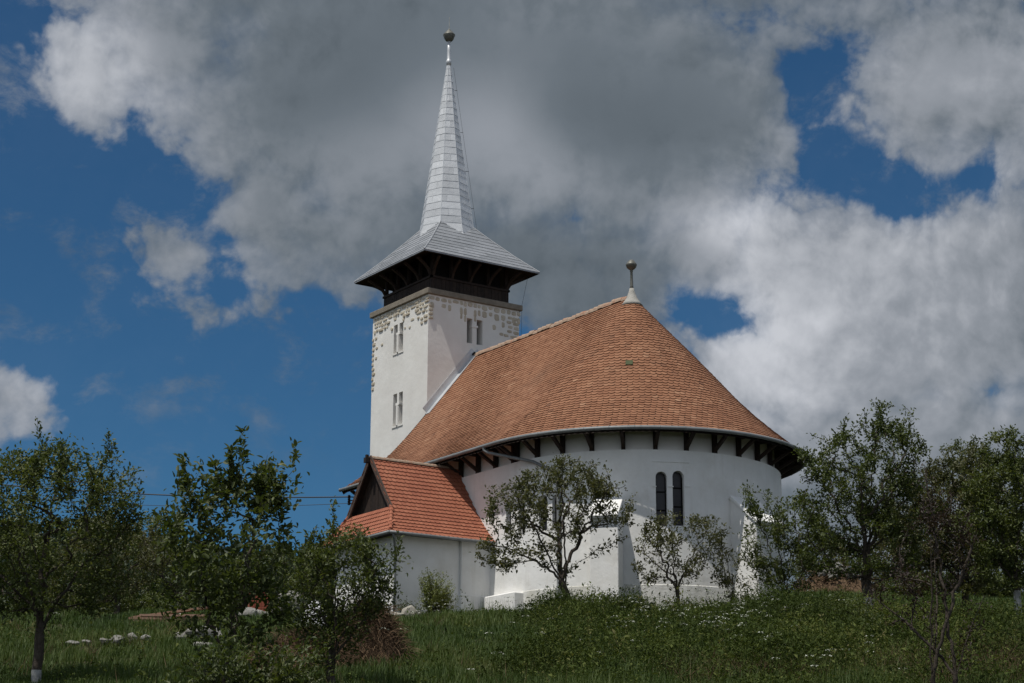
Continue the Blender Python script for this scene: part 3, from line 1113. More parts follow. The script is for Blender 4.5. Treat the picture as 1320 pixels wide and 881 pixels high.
# ridge tiles bedded in mortar
m_ = MB()
for k in range(36):
    u = .22+k*(L_N-.45)/36
    a = np.linspace(0, math.pi, 7)
    w, hgt = random.uniform(.15, .19), random.uniform(.13, .18)
    V = []
    dz = random.uniform(-.015, .03)
    for uu, f in ((u, 1.0), (u+.34, .88)):
        V += [(uu, -w*f*math.cos(t), Z_R-.10+dz+(hgt+.06)*f*math.sin(t)) for t in a]
    F = [(i, i+1, 8+i, 7+i)[::-1] for i in range(6)]+[tuple(range(7)), tuple(range(13, 6, -1))]
    m_.add(V, F, random.random())
cpart(m_.build('ridge_tile', MT['mortar']))
m_ = MB()
m_.lathe([(.46, 13.02), (.36, 13.16), (.22, 13.38), (.13, 13.62), (.09, 13.78)], 18, (L_N+.02, 0, 0))
cpart(m_.build('apex_cap', MT['apexlead'], smooth=True))
m_ = MB()
m_.lathe([(.085, 13.74), (.065, 13.9), (.05, 14.47), (.07, 14.51), (.06, 14.56), (.12, 14.60), (.19, 14.67), (.23, 14.77), (.235, 14.81), (.19, 14.86), (.15, 14.93), (.09, 14.99), (.02, 15.02)], 18, (L_N+.02, 0, 0))
cpart(m_.build('apex_finial', MT['brass'], smooth=True))
# a single odd green tile plate on the cone
dd = raydir(812, 468)
m_ = MB()
an = math.radians(-37)
best = min(((np.linalg.norm(np.cross(dd/np.linalg.norm(dd), roof_pt(0, r, ang=t)-CAM)), r, t) for r in np.linspace(1, 5, 60) for t in np.linspace(-1.5, 0.6, 80)), key=lambda e_: e_[0])
P0, P1 = roof_pt(0, best[1]+.09, ang=best[2]), roof_pt(0, best[1]-.09, ang=best[2])
A = np.array([-math.sin(best[2]), math.cos(best[2]), 0])
N_ = np.cross(A, P1-P0)
N_ /= np.linalg.norm(N_)
m_.obox((P0+P1)/2+N_*.05, A*.14, (P1-P0)/2, N_*.012)
cpart(m_.build('snow_guard', MT['leafdeep']))

# gutter, downpipe
RG_ = E_R+.10
ZG = Z_E-.045
gp = [(u, -RG_, ZG) for u in np.linspace(0.0, L_N, 14)]+[(L_N+RG_*math.cos(t), RG_*math.sin(t), ZG) for t in np.linspace(-math.pi/2, math.pi/2, 70)[1:]]
gp += [(u, RG_, ZG) for u in np.linspace(L_N, 0, 6)[1:]]
m_ = MB()
m_.tube(gp, .072, 10)
acc = 0
for p_, q_ in zip(gp[:-1], gp[1:]):
    acc += np.linalg.norm(np.subtract(p_, q_))
    if acc > .9:
        acc = 0
        t_ = np.subtract(q_, p_)/np.linalg.norm(np.subtract(q_, p_))
        m_.tube([np.array(p_)-t_*.014, np.array(p_)+t_*.014], .082, 10, tint=0)
cpart(m_.build('gutter', MT['gutter'], smooth=True))
q0, _n = wall_point(690, 596)
q1, _n1 = wall_point(721.5, 612)
q2 = q1.copy()
q2[2] = .95
dp = [(11.15, -RG_, ZG), (11.15, -RG_+.02, ZG-.16), (11.35, -RG_+.10, ZG-.28), q0+_n*.12, q1+_n1*.12, q1+_n1*.12-ZZ*.12, q2+_n1*.12, q2+_n1*.2-ZZ*.2, q2+_n1*.2-ZZ*1.0]
m_ = MB()
dpn = []
for p_, q_ in zip(dp[:-1], dp[1:]):
    for f in (0, .33, .66):
        dpn.append(np.asarray(p_)*(1-f)+np.asarray(q_)*f)
dpn.append(np.asarray(dp[-1]))
m_.tube(dpn, .062, 10)
cpart(m_.build('downpipe', MT['gutter'], smooth=True))

# eave brackets
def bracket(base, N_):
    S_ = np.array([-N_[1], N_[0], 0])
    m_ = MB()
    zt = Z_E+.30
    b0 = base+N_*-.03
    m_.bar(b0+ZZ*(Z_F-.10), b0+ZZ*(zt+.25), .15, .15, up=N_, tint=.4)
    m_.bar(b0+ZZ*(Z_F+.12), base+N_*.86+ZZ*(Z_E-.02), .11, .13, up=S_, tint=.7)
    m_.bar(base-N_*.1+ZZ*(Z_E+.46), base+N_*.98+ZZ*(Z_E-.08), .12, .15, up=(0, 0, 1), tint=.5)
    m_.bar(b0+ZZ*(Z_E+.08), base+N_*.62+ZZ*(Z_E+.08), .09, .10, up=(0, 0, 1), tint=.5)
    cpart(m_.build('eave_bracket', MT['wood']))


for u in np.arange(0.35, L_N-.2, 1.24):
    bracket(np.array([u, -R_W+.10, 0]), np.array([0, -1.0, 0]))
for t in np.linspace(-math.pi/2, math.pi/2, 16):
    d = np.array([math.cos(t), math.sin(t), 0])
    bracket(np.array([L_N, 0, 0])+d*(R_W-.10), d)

# ---- south porch with a half-hipped tiled roof
UC, UE, VS, VG, ZPE, ZPR = 7.68, 10.45, -10.45, -9.72, 2.97, 6.28
UWW = 2*UC-UE
mb = MB()
mb.box((UWW+.45, -9.95, -1.5), (10.0, -R_W+.3, ZPE+.12))
pw_ = cpart(mb.build('porch_wall', MT['plaster']))
md = pw_.modifiers.new('bv', 'BEVEL')
md.width = .05
m_ = MB()
m_.box((9.6, -7.1, -1.4), (10.10, -R_W+.2, ZPE+.05))
m_.box((9.6, -7.13, -1.4), (10.14, -R_W+.25, .92))
pp = cpart(m_.build('porch_pilaster', MT['plaster']))
md = pp.modifiers.new('bv', 'BEVEL')
md.width = .03
PP = np.array([(0, ZPR), (1.0, 4.93), (1.6, 4.14), (2.1, 3.58), (2.45, 3.24), (2.77, ZPE)])   # half section of the porch roof
zpp = lambda r: np.interp(r, PP[:, 0], PP[:, 1])
rr = rows_of(PP, .212)
m_ = MB()
ZGB = 4.14                                                     # foot of the gable


def zskirt(v):
    f = (v-VS)/(VG-VS)
    return ZPE+(ZGB-ZPE)*f**1.15


def vskirt(z):
    f = max(0, (z-ZPE)/(ZGB-ZPE))**(1/1.15)
    return VS+(VG-VS)*f


for i in range(len(rr)-1):
    r0, r1 = rr[i]+(.03 if i == 0 else 0), max(rr[i+1]-.03, .02)
    zz = zpp(rr[i])
    vst = VG-.06 if zz > ZGB else vskirt(zz)
    for side in (1, -1):
        n = int((-R_W+.05-vst)/.20)
        for k in range(n+1):
            v_ = vst+.1+(k+.5*(i % 2)-.25)*.20
            if v_ > -R_W+.05:
                continue
            P0 = np.array([UC+side*r0, v_, zpp(r0) if r0 <= 2.77 else ZPE-.02])
            P1 = np.array([UC+side*r1, v_, zpp(r1)])
            A = np.array([0, 1.0*side, 0])
            N_ = np.cross(A, P1-P0)
            N_ /= np.linalg.norm(N_)
            tile(m_, P0, P1, A, N_, .198, .02, np.clip(random.gauss(.5, .17), 0, 1), tail=.05, lift1=.045, yaw=random.gauss(0, .015))
nrow = 7
for i in range(nrow):
    f0, f1 = i/nrow, (i+1)/nrow
    v0, v1 = VS+(VG-VS)*f0, VS+(VG-VS)*min(1, f1+.04)
    z0, z1 = zskirt(v0), zskirt(v1)
    rh = np.interp(-z0, -PP[:, 1], PP[:, 0])
    n = int(2*rh/.2)
    for k in range(n+1):
        u_ = UC-rh+.05+(k+.5*(i % 2))*.2
        if u_ > UC+rh:
            continue
        P0, P1 = np.array([u_, v0-(.03 if i == 0 else 0), z0]), np.array([u_, v1, z1])
        A = np.array([1.0, 0, 0])
        N_ = np.cross(A, P1-P0)
        N_ /= np.linalg.norm(N_)
        tile(m_, P0, P1, A, N_, .198, .02, np.clip(random.gauss(.5, .17), 0, 1), tail=.05, lift1=.045)
for side in (-1, 1):                                           # hip tiles
    for k in range(7):
        z_ = ZPE+.05+(ZGB-ZPE)*k/7
        z2_ = ZPE+.05+(ZGB-ZPE)*(k+1.25)/7
        r_, r2_ = np.interp(-z_, -PP[:, 1], PP[:, 0]), np.interp(-z2_, -PP[:, 1], PP[:, 0])
        m_.tube([(UC+side*r_, vskirt(z_), z_+.03), (UC+side*r2_, vskirt(min(z2_, ZGB)), z2_+.03)], [.085, .06], 8, tint=random.random())
proof = cpart(m_.build('porch_roof', MT['newtile']))
m_ = MB()                                                      # body of the porch roof
for side in (-1, 1):
    for (ra, za), (rb, zb) in zip(PP[:-1], PP[1:]):
        va = VG if za > ZGB-.01 else vskirt(za)
        vb = VG if zb > ZGB-.01 else vskirt(zb)
        V = [(UC+side*ra, va, za-.02), (UC+side*ra, -R_W+.1, za-.02), (UC+side*rb, -R_W+.1, zb-.02), (UC+side*rb, vb, zb-.02)]
        m_.add(V, [(0, 1, 2, 3)], .4)
vs_ = np.linspace(VS+.01, VG, 6)
for va, vb in zip(vs_[:-1], vs_[1:]):
    ra, rb = np.interp(-zskirt(va), -PP[:, 1], PP[:, 0]), np.interp(-zskirt(vb), -PP[:, 1], PP[:, 0])
    m_.add([(UC-ra, va, zskirt(va)-.02), (UC+ra, va, zskirt(va)-.02), (UC+rb, vb, zskirt(vb)-.02), (UC-rb, vb, zskirt(vb)-.02)], [(0, 1, 2, 3)], .4)
m_.add([(UWW+.02, VS+.02, ZPE-.03), (UE-.02, VS+.02, ZPE-.03), (UE-.02, -R_W, ZPE-.03), (UWW+.02, -R_W, ZPE-.03)], [(0, 3, 2, 1)], .3)
cpart(m_.build('porch_roof_boarding', MT['wood']))
m_ = MB()
rg = np.interp(-ZGB, -PP[:, 1], PP[:, 0])
nb_ = 16
for k in range(nb_):
    a0, a1 = -rg+2*rg*k/nb_, -rg+2*rg*(k+1)/nb_-.012
    zt0_, zt1_ = zpp(abs(a0))-.06, zpp(abs(a1))-.06
    y_ = VG+.22+random.uniform(0, .015)
    V = [(UC+a0, y_, ZGB-.1), (UC+a1, y_, ZGB-.1), (UC+a1, y_, zt1_), (UC+a0, y_, zt0_)]
    m_.add(V+[(x, y+.03, z) for x, y, z in V], [(0, 1, 2, 3), (7, 6, 5, 4), (0, 4, 5, 1), (1, 5, 6, 2), (2, 6, 7, 3), (3, 7, 4, 0)], random.random())
cpart(m_.build('porch_gable', MT['wood']))
for side in (-1, 1):
    m_ = MB()
    pp_ = [(UC+side*r, VG-.06, zpp(r)+.00) for r in (0.0, .5, 1.0, 1.3, 1.66)]
    for p_, q_ in zip(pp_[:-1], pp_[1:]):
        m_.bar(np.array(p_), np.array(q_), .06, .19, up=(0, 0, 1), tint=random.random())
    cpart(m_.build('bargeboard', MT['barge']))
m_ = MB()
m_.bar((UC, VG-.30, ZPR-.14), (UC, VG+.3, ZPR-.14), .16, .20, tint=.2)
m_.bar((UC, VG-.20, ZPR-.14), (UC, VG-.20, ZPR+.08), .10, .10, up=(0, 1, 0), tint=.2)
cpart(m_.build('porch_ridge_beam', MT['wood']))
m_ = MB()
nr = 12
for k in range(nr):
    v0 = VG-.05+k*(-R_W-VG-.2)/nr
    a = np.linspace(0, math.pi, 7)
    V = []
    for vv, f in ((v0, 1.0), (v0+.36, .86)):
        V += [(UC+.14*f*math.cos(t), vv, ZPR-.06+.13*f*math.sin(t)) for t in a]
    m_.add(V, [(i, i+1, 8+i, 7+i)[::-1] for i in range(6)]+[tuple(range(7)), tuple(range(13, 6, -1))], random.random())
cpart(m_.build('porch_ridge_tile', MT['mortar']))
m_ = MB()
m_.tube([(UE+.07, v_, ZPE-.05) for v_ in np.linspace(VS-.05, -R_W-.1, 6)], .065, 8)
m_.tube([(u_, VS-.07, ZPE-.05) for u_ in np.linspace(UWW, UE+.05, 6)], .065, 8)
cpart(m_.build('porch_gutter', MT['gutter'], smooth=True))
m_ = MB()
m_.tube([(UE+.05, VS+.1, ZPE-.08), (UE-.1, VS+.25, ZPE-.3), (10.06, -9.98, ZPE-.65), (10.06, -9.98, 1.5), (10.06, -9.98, -.6)], .05, 8)
cpart(m_.build('porch_downpipe', MT['gutter'], smooth=True))

# ------------------------------------------------------------------ vegetation generators
def leaves_mesh(name, pos, dirs, size, mat, parent, fold=0.35, width=.46, fine=False, tints=None):
    """leaves at pos along dirs, folded along the midrib: diamonds, or (fine) rounded six-cornered blades"""
    n = len(pos)
    size = np.broadcast_to(size, (n,)) * rng.uniform(.6, 1.25, n)
    d = dirs/np.linalg.norm(dirs, axis=1)[:, None]
    s_ = np.cross(d, rot_rand(n)*.8+np.array([0, 0, 1.0]))
    s_ /= np.linalg.norm(s_, axis=1)[:, None]+1e-9
    nn = np.cross(s_, d)
    L_ = size[:, None]
    tip = pos+d*L_-nn*L_*.14
    tn = np.clip(rng.normal(.45, .22, n), 0, 1) if tints is None else tints
    if fine:
        w_ = width*rng.uniform(.85, 1.2, n)[:, None]
        m1, m2 = pos+d*L_*.30, pos+d*L_*.68-nn*L_*.04
        V = np.stack([pos, m1+s_*L_*w_*.48+nn*L_*fold*.28, m2+s_*L_*w_*.42+nn*L_*fold*.22, tip,
                      m2-s_*L_*w_*.42+nn*L_*fold*.22, m1-s_*L_*w_*.48+nn*L_*fold*.28], 1).reshape(-1, 3)
        base = np.arange(n)[:, None]*6
        F = np.concatenate([base+np.array([[0, 3, 2, 1]]), base+np.array([[0, 5, 4, 3]])], 1).reshape(-1)
        return fastmesh(name, V, F, 4, tint=np.repeat(tn, 2), mat=mat, parent=parent)
    mid = pos+d*L_*.45
    l_ = mid+s_*L_*width*.5+nn*L_*fold*.3
    r_ = mid-s_*L_*width*.5+nn*L_*fold*.3
    V = np.stack([pos, l_, tip, r_], 1).reshape(-1, 3)
    base = np.arange(n)[:, None]*4
    F = np.concatenate([base+np.array([[0, 2, 1]]), base+np.array([[0, 3, 2]])], 1).reshape(-1)
    return fastmesh(name, V, F, 3, tint=np.repeat(tn, 2), mat=mat, parent=parent)


def curve(p, q, d0, n, wig):
    """smooth path from p (leaving along d0) to q"""
    t = np.linspace(0, 1, n)[:, None]
    L_ = np.linalg.norm(q-p)
    c = p+d0*L_*.34
    pts = (1-t)**2*p+2*t*(1-t)*c+t*t*q
    w = rng.normal(size=(n, 3))*wig*L_
    w[0] = w[-1] = 0
    return pts+w*np.sin(np.pi*t)


def tree(name, label, base, fork_h, ells, s, tips=120, limbs=5, leaf=.07, cov=1.2, mat='leaf', trunk_r=.09, lean=(0, 0), shoots=0,
         shoot_len=.8, lime=0.0, group='orchard trees around the church', cat='tree', bark='bark', rim=.55, spread=.26, clump=.34, stems=1, wig=.014, minr=.0036):
    """ells: crown ellipses as seen from the photograph (px centre, px radii) at distance s, grown as real ellipsoids"""
    base = np.asarray(base, float)
    root = empty(name, tuple(base))
    tag(root, label, cat, group)
    k = s/FPX*1.03
    Cs, Rs, wgt = [], [], []
    for (ex, ey, erx, ery) in ells:
        c = at_s(ex, ey, s)
        Cs.append(c)
        Rs.append((erx*k, (erx+ery)/2*k*.95, ery*k))
        wgt.append(erx*ery*(erx+ery))
    wgt = np.array(wgt)/sum(wgt)
    pts = []
    for c, R, w in zip(Cs, Rs, wgt):
        m = max(6, int(tips*w*1.7))
        v_ = rot_rand(m)
        rad = rng.uniform(0, 1, m)**(1/3)*(1-rim)+rim*rng.uniform(.75, 1.0, m)
        v_ = v_*rad[:, None]
        pts.append(c+v_[:, :1]*R[0]*RT+v_[:, 1:2]*R[1]*HD+v_[:, 2:]*R[2]*ZZ)
    tipsP = np.vstack(pts)
    tipsP = tipsP[tipsP[:, 2] > gz(tipsP[:, 0], tipsP[:, 1])+.15]
    fork = base+ZZ*fork_h+RT*lean[0]+HD*lean[1]
    nodes, par = [], []

    def add_path(path, start):
        prev = start
        ids = []
        for p_ in path:
            nodes.append(p_)
            par.append(prev)
            prev = len(nodes)-1
            ids.append(prev)
        return ids
    sup = []
    for q_ in range(stems):
        off = np.zeros(3) if stems == 1 else (RT*rng.uniform(-.5, .5)+HD*rng.uniform(-.4, .4))*.5
        fk = fork+off*1.6
        bs = base+off*.6-ZZ*.15
        sup.append(add_path(curve(bs, fk, ZZ, max(4, int(fork_h/.2)), .015), -1))
    trunk_ids = [i for a_ in sup for i in a_]
    # main limbs: tips far from one another
    if len(tipsP) > limbs:
        sel = [int(np.argmax(tipsP[:, 2]))]
        dmin = np.linalg.norm(tipsP-tipsP[sel[0]], axis=1)
        for _ in range(limbs-1):
            j = int(np.argmax(dmin*np.clip((tipsP[:, 2]-fork[2])*.5+.8, .25, 1.5)))
            sel.append(j)
            dmin = np.minimum(dmin, np.linalg.norm(tipsP-tipsP[j], axis=1))
    else:
        sel = list(range(len(tipsP)))
    for j in sel:
        ids = sup[rng.integers(len(sup))]
        st_ = ids[max(0, len(ids)-1-int(rng.integers(0, max(1, len(ids)//3))))]
        d = tipsP[j]-nodes[st_]
        Ld = np.linalg.norm(d)
        d0 = d/Ld*.6+ZZ*.55+rng.normal(size=3)*.1
        add_path(curve(nodes[st_], tipsP[j], d0/np.linalg.norm(d0), max(5, int(Ld/.16)), wig)[1:], st_)
    rest = [j for j in range(len(tipsP)) if j not in sel]
    rest.sort(key=lambda j: np.linalg.norm(tipsP[j]-fork))
    tipids = []
    for j in rest:
        NP = np.array(nodes)
        q_ = tipsP[j]
        dd_ = np.linalg.norm(NP-q_, axis=1)
        df = np.linalg.norm(NP-fork, axis=1)
        pen = np.where(df > np.linalg.norm(q_-fork)-.05, .5, 0)+np.where(NP[:, 2] > q_[2]+.1, .25, 0)
        pen[trunk_ids[:-1]] += 3
        st_ = int(np.argmin(dd_+pen))
        d = q_-NP[st_]
        Ld = np.linalg.norm(d)+1e-6
        pd = NP[st_]-NP[par[st_]] if par[st_] >= 0 else ZZ
        pd = pd/(np.linalg.norm(pd)+1e-9)
        d0 = d/Ld*.7+pd*.35+ZZ*.15
        ids = add_path(curve(NP[st_], q_, d0/np.linalg.norm(d0), max(3, int(Ld/.13)), wig)[1:], st_)
    first_shoot = len(nodes)
    for _ in range(shoots):
        NP = np.array(nodes)
        hi = np.nonzero(NP[:, 2] > np.quantile(NP[:, 2], .62))[0]
        st_ = int(rng.choice(hi))
        Ls = shoot_len*rng.uniform(.5, 1.15)
        top = NP[st_]+ZZ*Ls*.8+RT*rng.normal()*.13*Ls+HD*rng.normal()*.13*Ls
        add_path(curve(NP[st_], top, ZZ, max(4, int(Ls/.09)), .02)[1:], st_)
    N = len(nodes)
    NP = np.array(nodes)
    par_ = np.array(par)
    kids = [[] for _ in range(N)]
    for i, p_ in enumerate(par):
        if p_ >= 0:
            kids[p_].append(i)
    flow = np.zeros(N)
    for i in range(N-1, -1, -1):
        if flow[i] == 0:
            flow[i] = 1
        if par[i] >= 0:
            flow[par[i]] += flow[i]
    fmax = flow.max()
    rad = np.maximum(trunk_r*(flow/fmax)**.56, minr*s/40)
    # wood: one tube per path, following the strongest child
    m_ = MB()
    done = np.zeros(N, bool)
    for i in range(N):
        if done[i]:
            continue
        ch = [i]
        done[i] = True
        while kids[ch[-1]]:
            nx_ = max((c_ for c_ in kids[ch[-1]]), key=lambda c_: flow[c_])
            if done[nx_]:
                break
            done[nx_] = True
            ch.append(nx_)
        P_ = [NP[c_] for c_ in ch]
        R_ = [rad[c_] for c_ in ch]
        if par[i] >= 0:
            P_ = [NP[par[i]]]+P_
            R_ = [min(rad[par[i]], R_[0]*1.25)]+R_
        if len(P_) < 2:
            continue
        m_.tube(np.array(P_)-base, R_, 7 if R_[0] > .03 else 4, cap=False, tint=random.random())
    tk = m_.build('trunk', MT[bark], root, smooth=True)
    if lime:
        tk.data.materials.append(MT['lime'])
        mi = np.zeros(len(tk.data.polygons), np.int32)
        for pgn in tk.data.polygons:
            if pgn.center.z < lime and rad[0]*6 > math.hypot(pgn.center.x, pgn.center.y):
                mi[pgn.index] = 1
        tk.data.polygons.foreach_set('material_index', mi)
    # foliage on the thin wood
    thin = np.nonzero((flow < max(4.0, fmax*.06)) & (par_ >= 0) & (NP[:, 2] > fork[2]-.4))[0]
    dirv = np.zeros((N, 3))
    ok = par_ >= 0
    dirv[ok] = NP[ok]-NP[par_[ok]]
    dirv /= np.linalg.norm(dirv, axis=1)[:, None]+1e-9
    # leafiness varies from twig to twig
    seg_ = np.linalg.norm(NP[thin]-NP[par_[thin]], axis=1)
    seg_ = np.where(thin >= first_shoot, seg_*.75, seg_)
    w = seg_*(1.0/flow[thin]**.25)*np.clip(np.sin(NP[thin]@np.array([2.1, 1.3, 2.7])*1.3)*clump+.8+rng.uniform(-.25, .4, len(thin)), .05, None)
    area = sum(math.pi*e_[2]*e_[3] for e_ in ells)*.62
    nleaf = cov*area/(.115*(leaf*FPX/s)**2)
    cnt = rng.poisson(nleaf*w/w.sum())
    src = np.repeat(thin, cnt)
    f = rng.uniform(0, 1, len(src))[:, None]
    pos = NP[src]*f+NP[par_[src]]*(1-f)+rot_rand(len(src))*(np.where(src >= first_shoot, .35, 1.0)*spread*rng.uniform(0, 1, len(src))**.7)[:, None]
    dl = dirv[src]*.6+rot_rand(len(src))*.85+ZZ*.12
    leaves_mesh('crown', pos-base, dl, leaf, MT[mat], root, fine=s < 66)
    return root


def shrub(name, label, base, ells, s, n, leaf, mat, cat='shrub', group=None, stems=14):
    base = np.asarray(base, float)
    root = empty(name, tuple(base))
    tag(root, label, cat, group)
    k = s/FPX*1.03
    P_ = []
    tot = sum(e_[2]*e_[3] for e_ in ells)
    m_ = MB()
    for (ex, ey, erx, ery) in ells:
        c = at_s(ex, ey, s)
        m = int(n*erx*ery/tot)
        # twigs radiating, leaves along them
        nt = max(6, m//26)
        v_ = rot_rand(nt)
        v_ *= rng.uniform(.45, 1.0, nt)[:, None]**.6
        tips_ = c+v_[:, :1]*erx*k*RT+v_[:, 1:2]*erx*k*HD+v_[:, 2:]*ery*k*ZZ
        src = rng.integers(0, nt, m)
        f = rng.uniform(.25, 1.06, m)[:, None]
        org = base+ZZ*.1+(c-base)*.35
        P_.append(org+(tips_[src]-org)*f+rot_rand(m)*.09*f*rng.uniform(.3, 1.4, m)[:, None])
        for j in range(min(nt, stems)):
            m_.tube(curve(base-ZZ*.1, tips_[j], ZZ, 6, .02)-base, np.linspace(.018, .004, 6)*s/55, 4, cap=False)
    P_ = np.vstack(P_)
    P_ = P_[P_[:, 2] > gz(P_[:, 0], P_[:, 1])]
    m_.build('stem', MT['bark'], root)
    dl = (P_-base)*.5/np.linalg.norm(P_-base, axis=1)[:, None]+rot_rand(len(P_))*.8+ZZ*.2
    leaves_mesh('foliage', P_-base, dl, leaf, MT[mat], root)
    return root


def S_of(p_):
    return st(p_[0], p_[1])[0]


# ------------------------------------------------------------------ orchard trees
p_ = ground_px(52, 38.5)
tree('orchard_tree', 'leafy orchard tree with limewashed trunk foot at the left edge of the picture', p_, 1.35,
     [(40, 690, 125, 110), (100, 630, 85, 66), (10, 650, 75, 75), (150, 660, 45, 50), (60, 600, 50, 40), (175, 640, 20, 30), (95, 750, 80, 45)], S_of(p_), tips=330, limbs=7, leaf=.092, cov=1.15, trunk_r=.105,
     shoots=40, shoot_len=.6, lime=.33, mat='leaf')
p_ = ground_px(292, 31)
tree('orchard_tree', 'upright young tree with long leafy water shoots, in front of the brick stack', p_, .7,
     [(300, 700, 88, 85), (238, 680, 40, 66), (355, 640, 38, 58), (300, 645, 66, 45), (260, 630, 28, 40), (320, 775, 75, 50), (250, 780, 40, 40), (300, 840, 60, 40)], 31, tips=190, limbs=6, leaf=.122, cov=1.25, trunk_r=.055,
     shoots=34, shoot_len=.64, mat='leafdeep', clump=.3)
q_ = ground_px(330, 29)
shrub('shrub', 'low dark shrub of broad leaves under the upright young tree', q_, [(330, 850, 75, 42), (250, 868, 40, 32), (385, 850, 45, 45)], 29, 2300, .11, 'leafdeep')
p_ = ground_px(440, 37)
tree('orchard_tree', 'bushy young tree with pale upright shoots in front of the porch corner', p_, .45,
     [(445, 745, 62, 68), (400, 760, 45, 60), (492, 725, 30, 30), (430, 810, 50, 40), (510, 745, 18, 30), (430, 770, 58, 52), (478, 755, 30, 34), (398, 845, 34, 26)], 37, tips=190, limbs=6, leaf=.082, cov=1.15, stems=2, trunk_r=.05,
     shoots=13, shoot_len=.8, mat='leaf', clump=.3)
p_ = ground_px(740, 63.0)
tree('orchard_tree', 'spreading dark trunked tree standing before the nave wall and its downpipe', p_, 1.35,
     [(722, 645, 78, 52), (660, 655, 42, 34), (780, 650, 42, 36), (650, 710, 38, 28), (690, 715, 36, 22), (625, 715, 14, 12), (800, 680, 22, 20), (740, 610, 46, 22)], S_of(p_), tips=240, limbs=7, leaf=.12, cov=1.15,
     trunk_r=.125, lean=(-.42, 0), shoots=14, shoot_len=.5, mat='leafolive', clump=.5)
p_ = ground_px(874, 64.5)
tree('orchard_tree', 'small open tree with thin crown below the paired apse windows', p_, 1.0,
     [(872, 700, 52, 44), (835, 720, 24, 36), (915, 690, 26, 30), (870, 740, 34, 20), (855, 680, 24, 22)], S_of(p_), tips=120, limbs=7, leaf=.115, cov=.72, trunk_r=.075,
     shoots=10, shoot_len=.55, mat='leafolive', clump=.6)
p_ = ground_px(957, 64.5)
tree('sapling', 'thin sparse sapling growing between the small open tree and the right buttress', p_, .7,
     [(935, 730, 22, 30), (955, 762, 24, 22), (925, 700, 10, 16)], S_of(p_), tips=42, limbs=3, leaf=.105, cov=1.0, trunk_r=.03, mat='leafolive', clump=.6, lean=(-.2, 0), group='saplings on the slope')
p_ = ground_px(1024, 65.0)
tree('orchard_tree', 'slender leaning tree in front of the right buttress', p_, .9,
     [(1000, 700, 44, 50), (975, 645, 26, 26), (1030, 680, 36, 45), (1010, 745, 44, 30), (1055, 700, 20, 40)], S_of(p_), tips=150, limbs=6, leaf=.115, cov=1.2, trunk_r=.07, lean=(-.25, 0),
     shoots=10, shoot_len=.6, mat='leaf', clump=.55)
p_ = ground_at(1119, 792)
tree('orchard_tree', 'tallest full crowned tree right of the apse, trunk limewashed low down', p_, 1.7,
     [(1115, 610, 72, 72), (1080, 650, 55, 70), (1150, 600, 46, 62), (1140, 545, 38, 30), (1115, 705, 86, 52), (1050, 590, 24, 34), (1170, 660, 40, 50)], S_of(p_), tips=420, limbs=8, leaf=.12, cov=1.15,
     trunk_r=.17, shoots=22, shoot_len=.7, lime=.45, mat='leafdeep', clump=.4)
p_ = ground_px(1206, 33)
tree('sapling', 'dark bare stemmed sapling with few purplish leaves in the right foreground', p_, .55,
     [(1205, 720, 62, 60), (1200, 640, 34, 50), (1160, 770, 40, 45), (1240, 790, 36, 40)], 33, tips=30, limbs=7, wig=.008, leaf=.06, cov=0.42, minr=.0070, stems=2, trunk_r=.046, mat='leafred', clump=.6,
     shoots=6, shoot_len=.6, group='saplings on the slope')
p_ = ground_at(1243, 798)
tree('orchard_tree', 'dark crooked tree with ochre tinged leaves behind the bare stemmed sapling', p_, 1.3,
     [(1235, 650, 62, 60), (1195, 690, 52, 50), (1175, 640, 42, 46), (1265, 690, 50, 45), (1240, 610, 40, 36), (1225, 738, 60, 34)], S_of(p_), tips=300, limbs=7, leaf=.118, cov=1.75, trunk_r=.13, lean=(.1, 0), shoots=14, mat='leafolive')
p_ = ground_at(1313, 800)
tree('orchard_tree', 'broad tree with white limewashed trunk at the right edge of the picture', p_, 1.35,
     [(1310, 640, 60, 72), (1340, 690, 80, 60), (1275, 670, 44, 60), (1330, 600, 50, 50), (1310, 735, 60, 32), (1300, 580, 40, 34)], S_of(p_), tips=300, limbs=7, leaf=.118, cov=1.75, trunk_r=.12, lime=1.0, shoots=16, mat='leaf')
p_ = ground_px(1262, 92)
tree('orchard_tree', 'bright green rounded tree rising furthest back behind the right hand trees', p_, 1.8,
     [(1250, 610, 48, 48), (1225, 640, 40, 50), (1285, 650, 50, 50), (1250, 700, 70, 40)], 92, tips=260, limbs=7, leaf=.16, cov=1.7, trunk_r=.16, lime=.9, mat='leafdeep', shoots=8)
p_ = ground_px(1180, 88)
tree('orchard_tree', 'low dense tree filling the gap behind the tallest tree', p_, 1.2,
     [(1180, 690, 60, 45), (1150, 720, 50, 30), (1060, 720, 40, 26)], 88, tips=220, limbs=6, leaf=.15, cov=1.8, trunk_r=.12, mat='leafolive')
# left background
bgd = [(150, 66, [(150, 715, 70, 62), (110, 740, 60, 50)], 'leafolive', 'olive tinged tree behind the left edge tree'),
       (232, 74, [(228, 735, 55, 46), (200, 700, 36, 40)], 'leaf', 'mid height tree around the utility pole'),
       (350, 84, [(352, 735, 48, 36), (310, 745, 40, 30)], 'leafdeep', 'rounded green tree behind the brick stack'),
       (425, 80, [(420, 742, 50, 34), (465, 735, 34, 30)], 'leafdeep', 'green tree close to the porch west side'),
       (20, 72, [(10, 720, 70, 60), (60, 750, 60, 40)], 'leafdeep', 'shaded tree furthest left in the back row')]
for px_, s_, el_, mt_, lb_ in bgd:
    tree('orchard_tree', lb_, ground_px(px_, s_), 1.1, el_, s_, tips=230, limbs=6, leaf=.13, cov=1.5, trunk_r=.11, mat=mt_, group='trees behind the left slope')

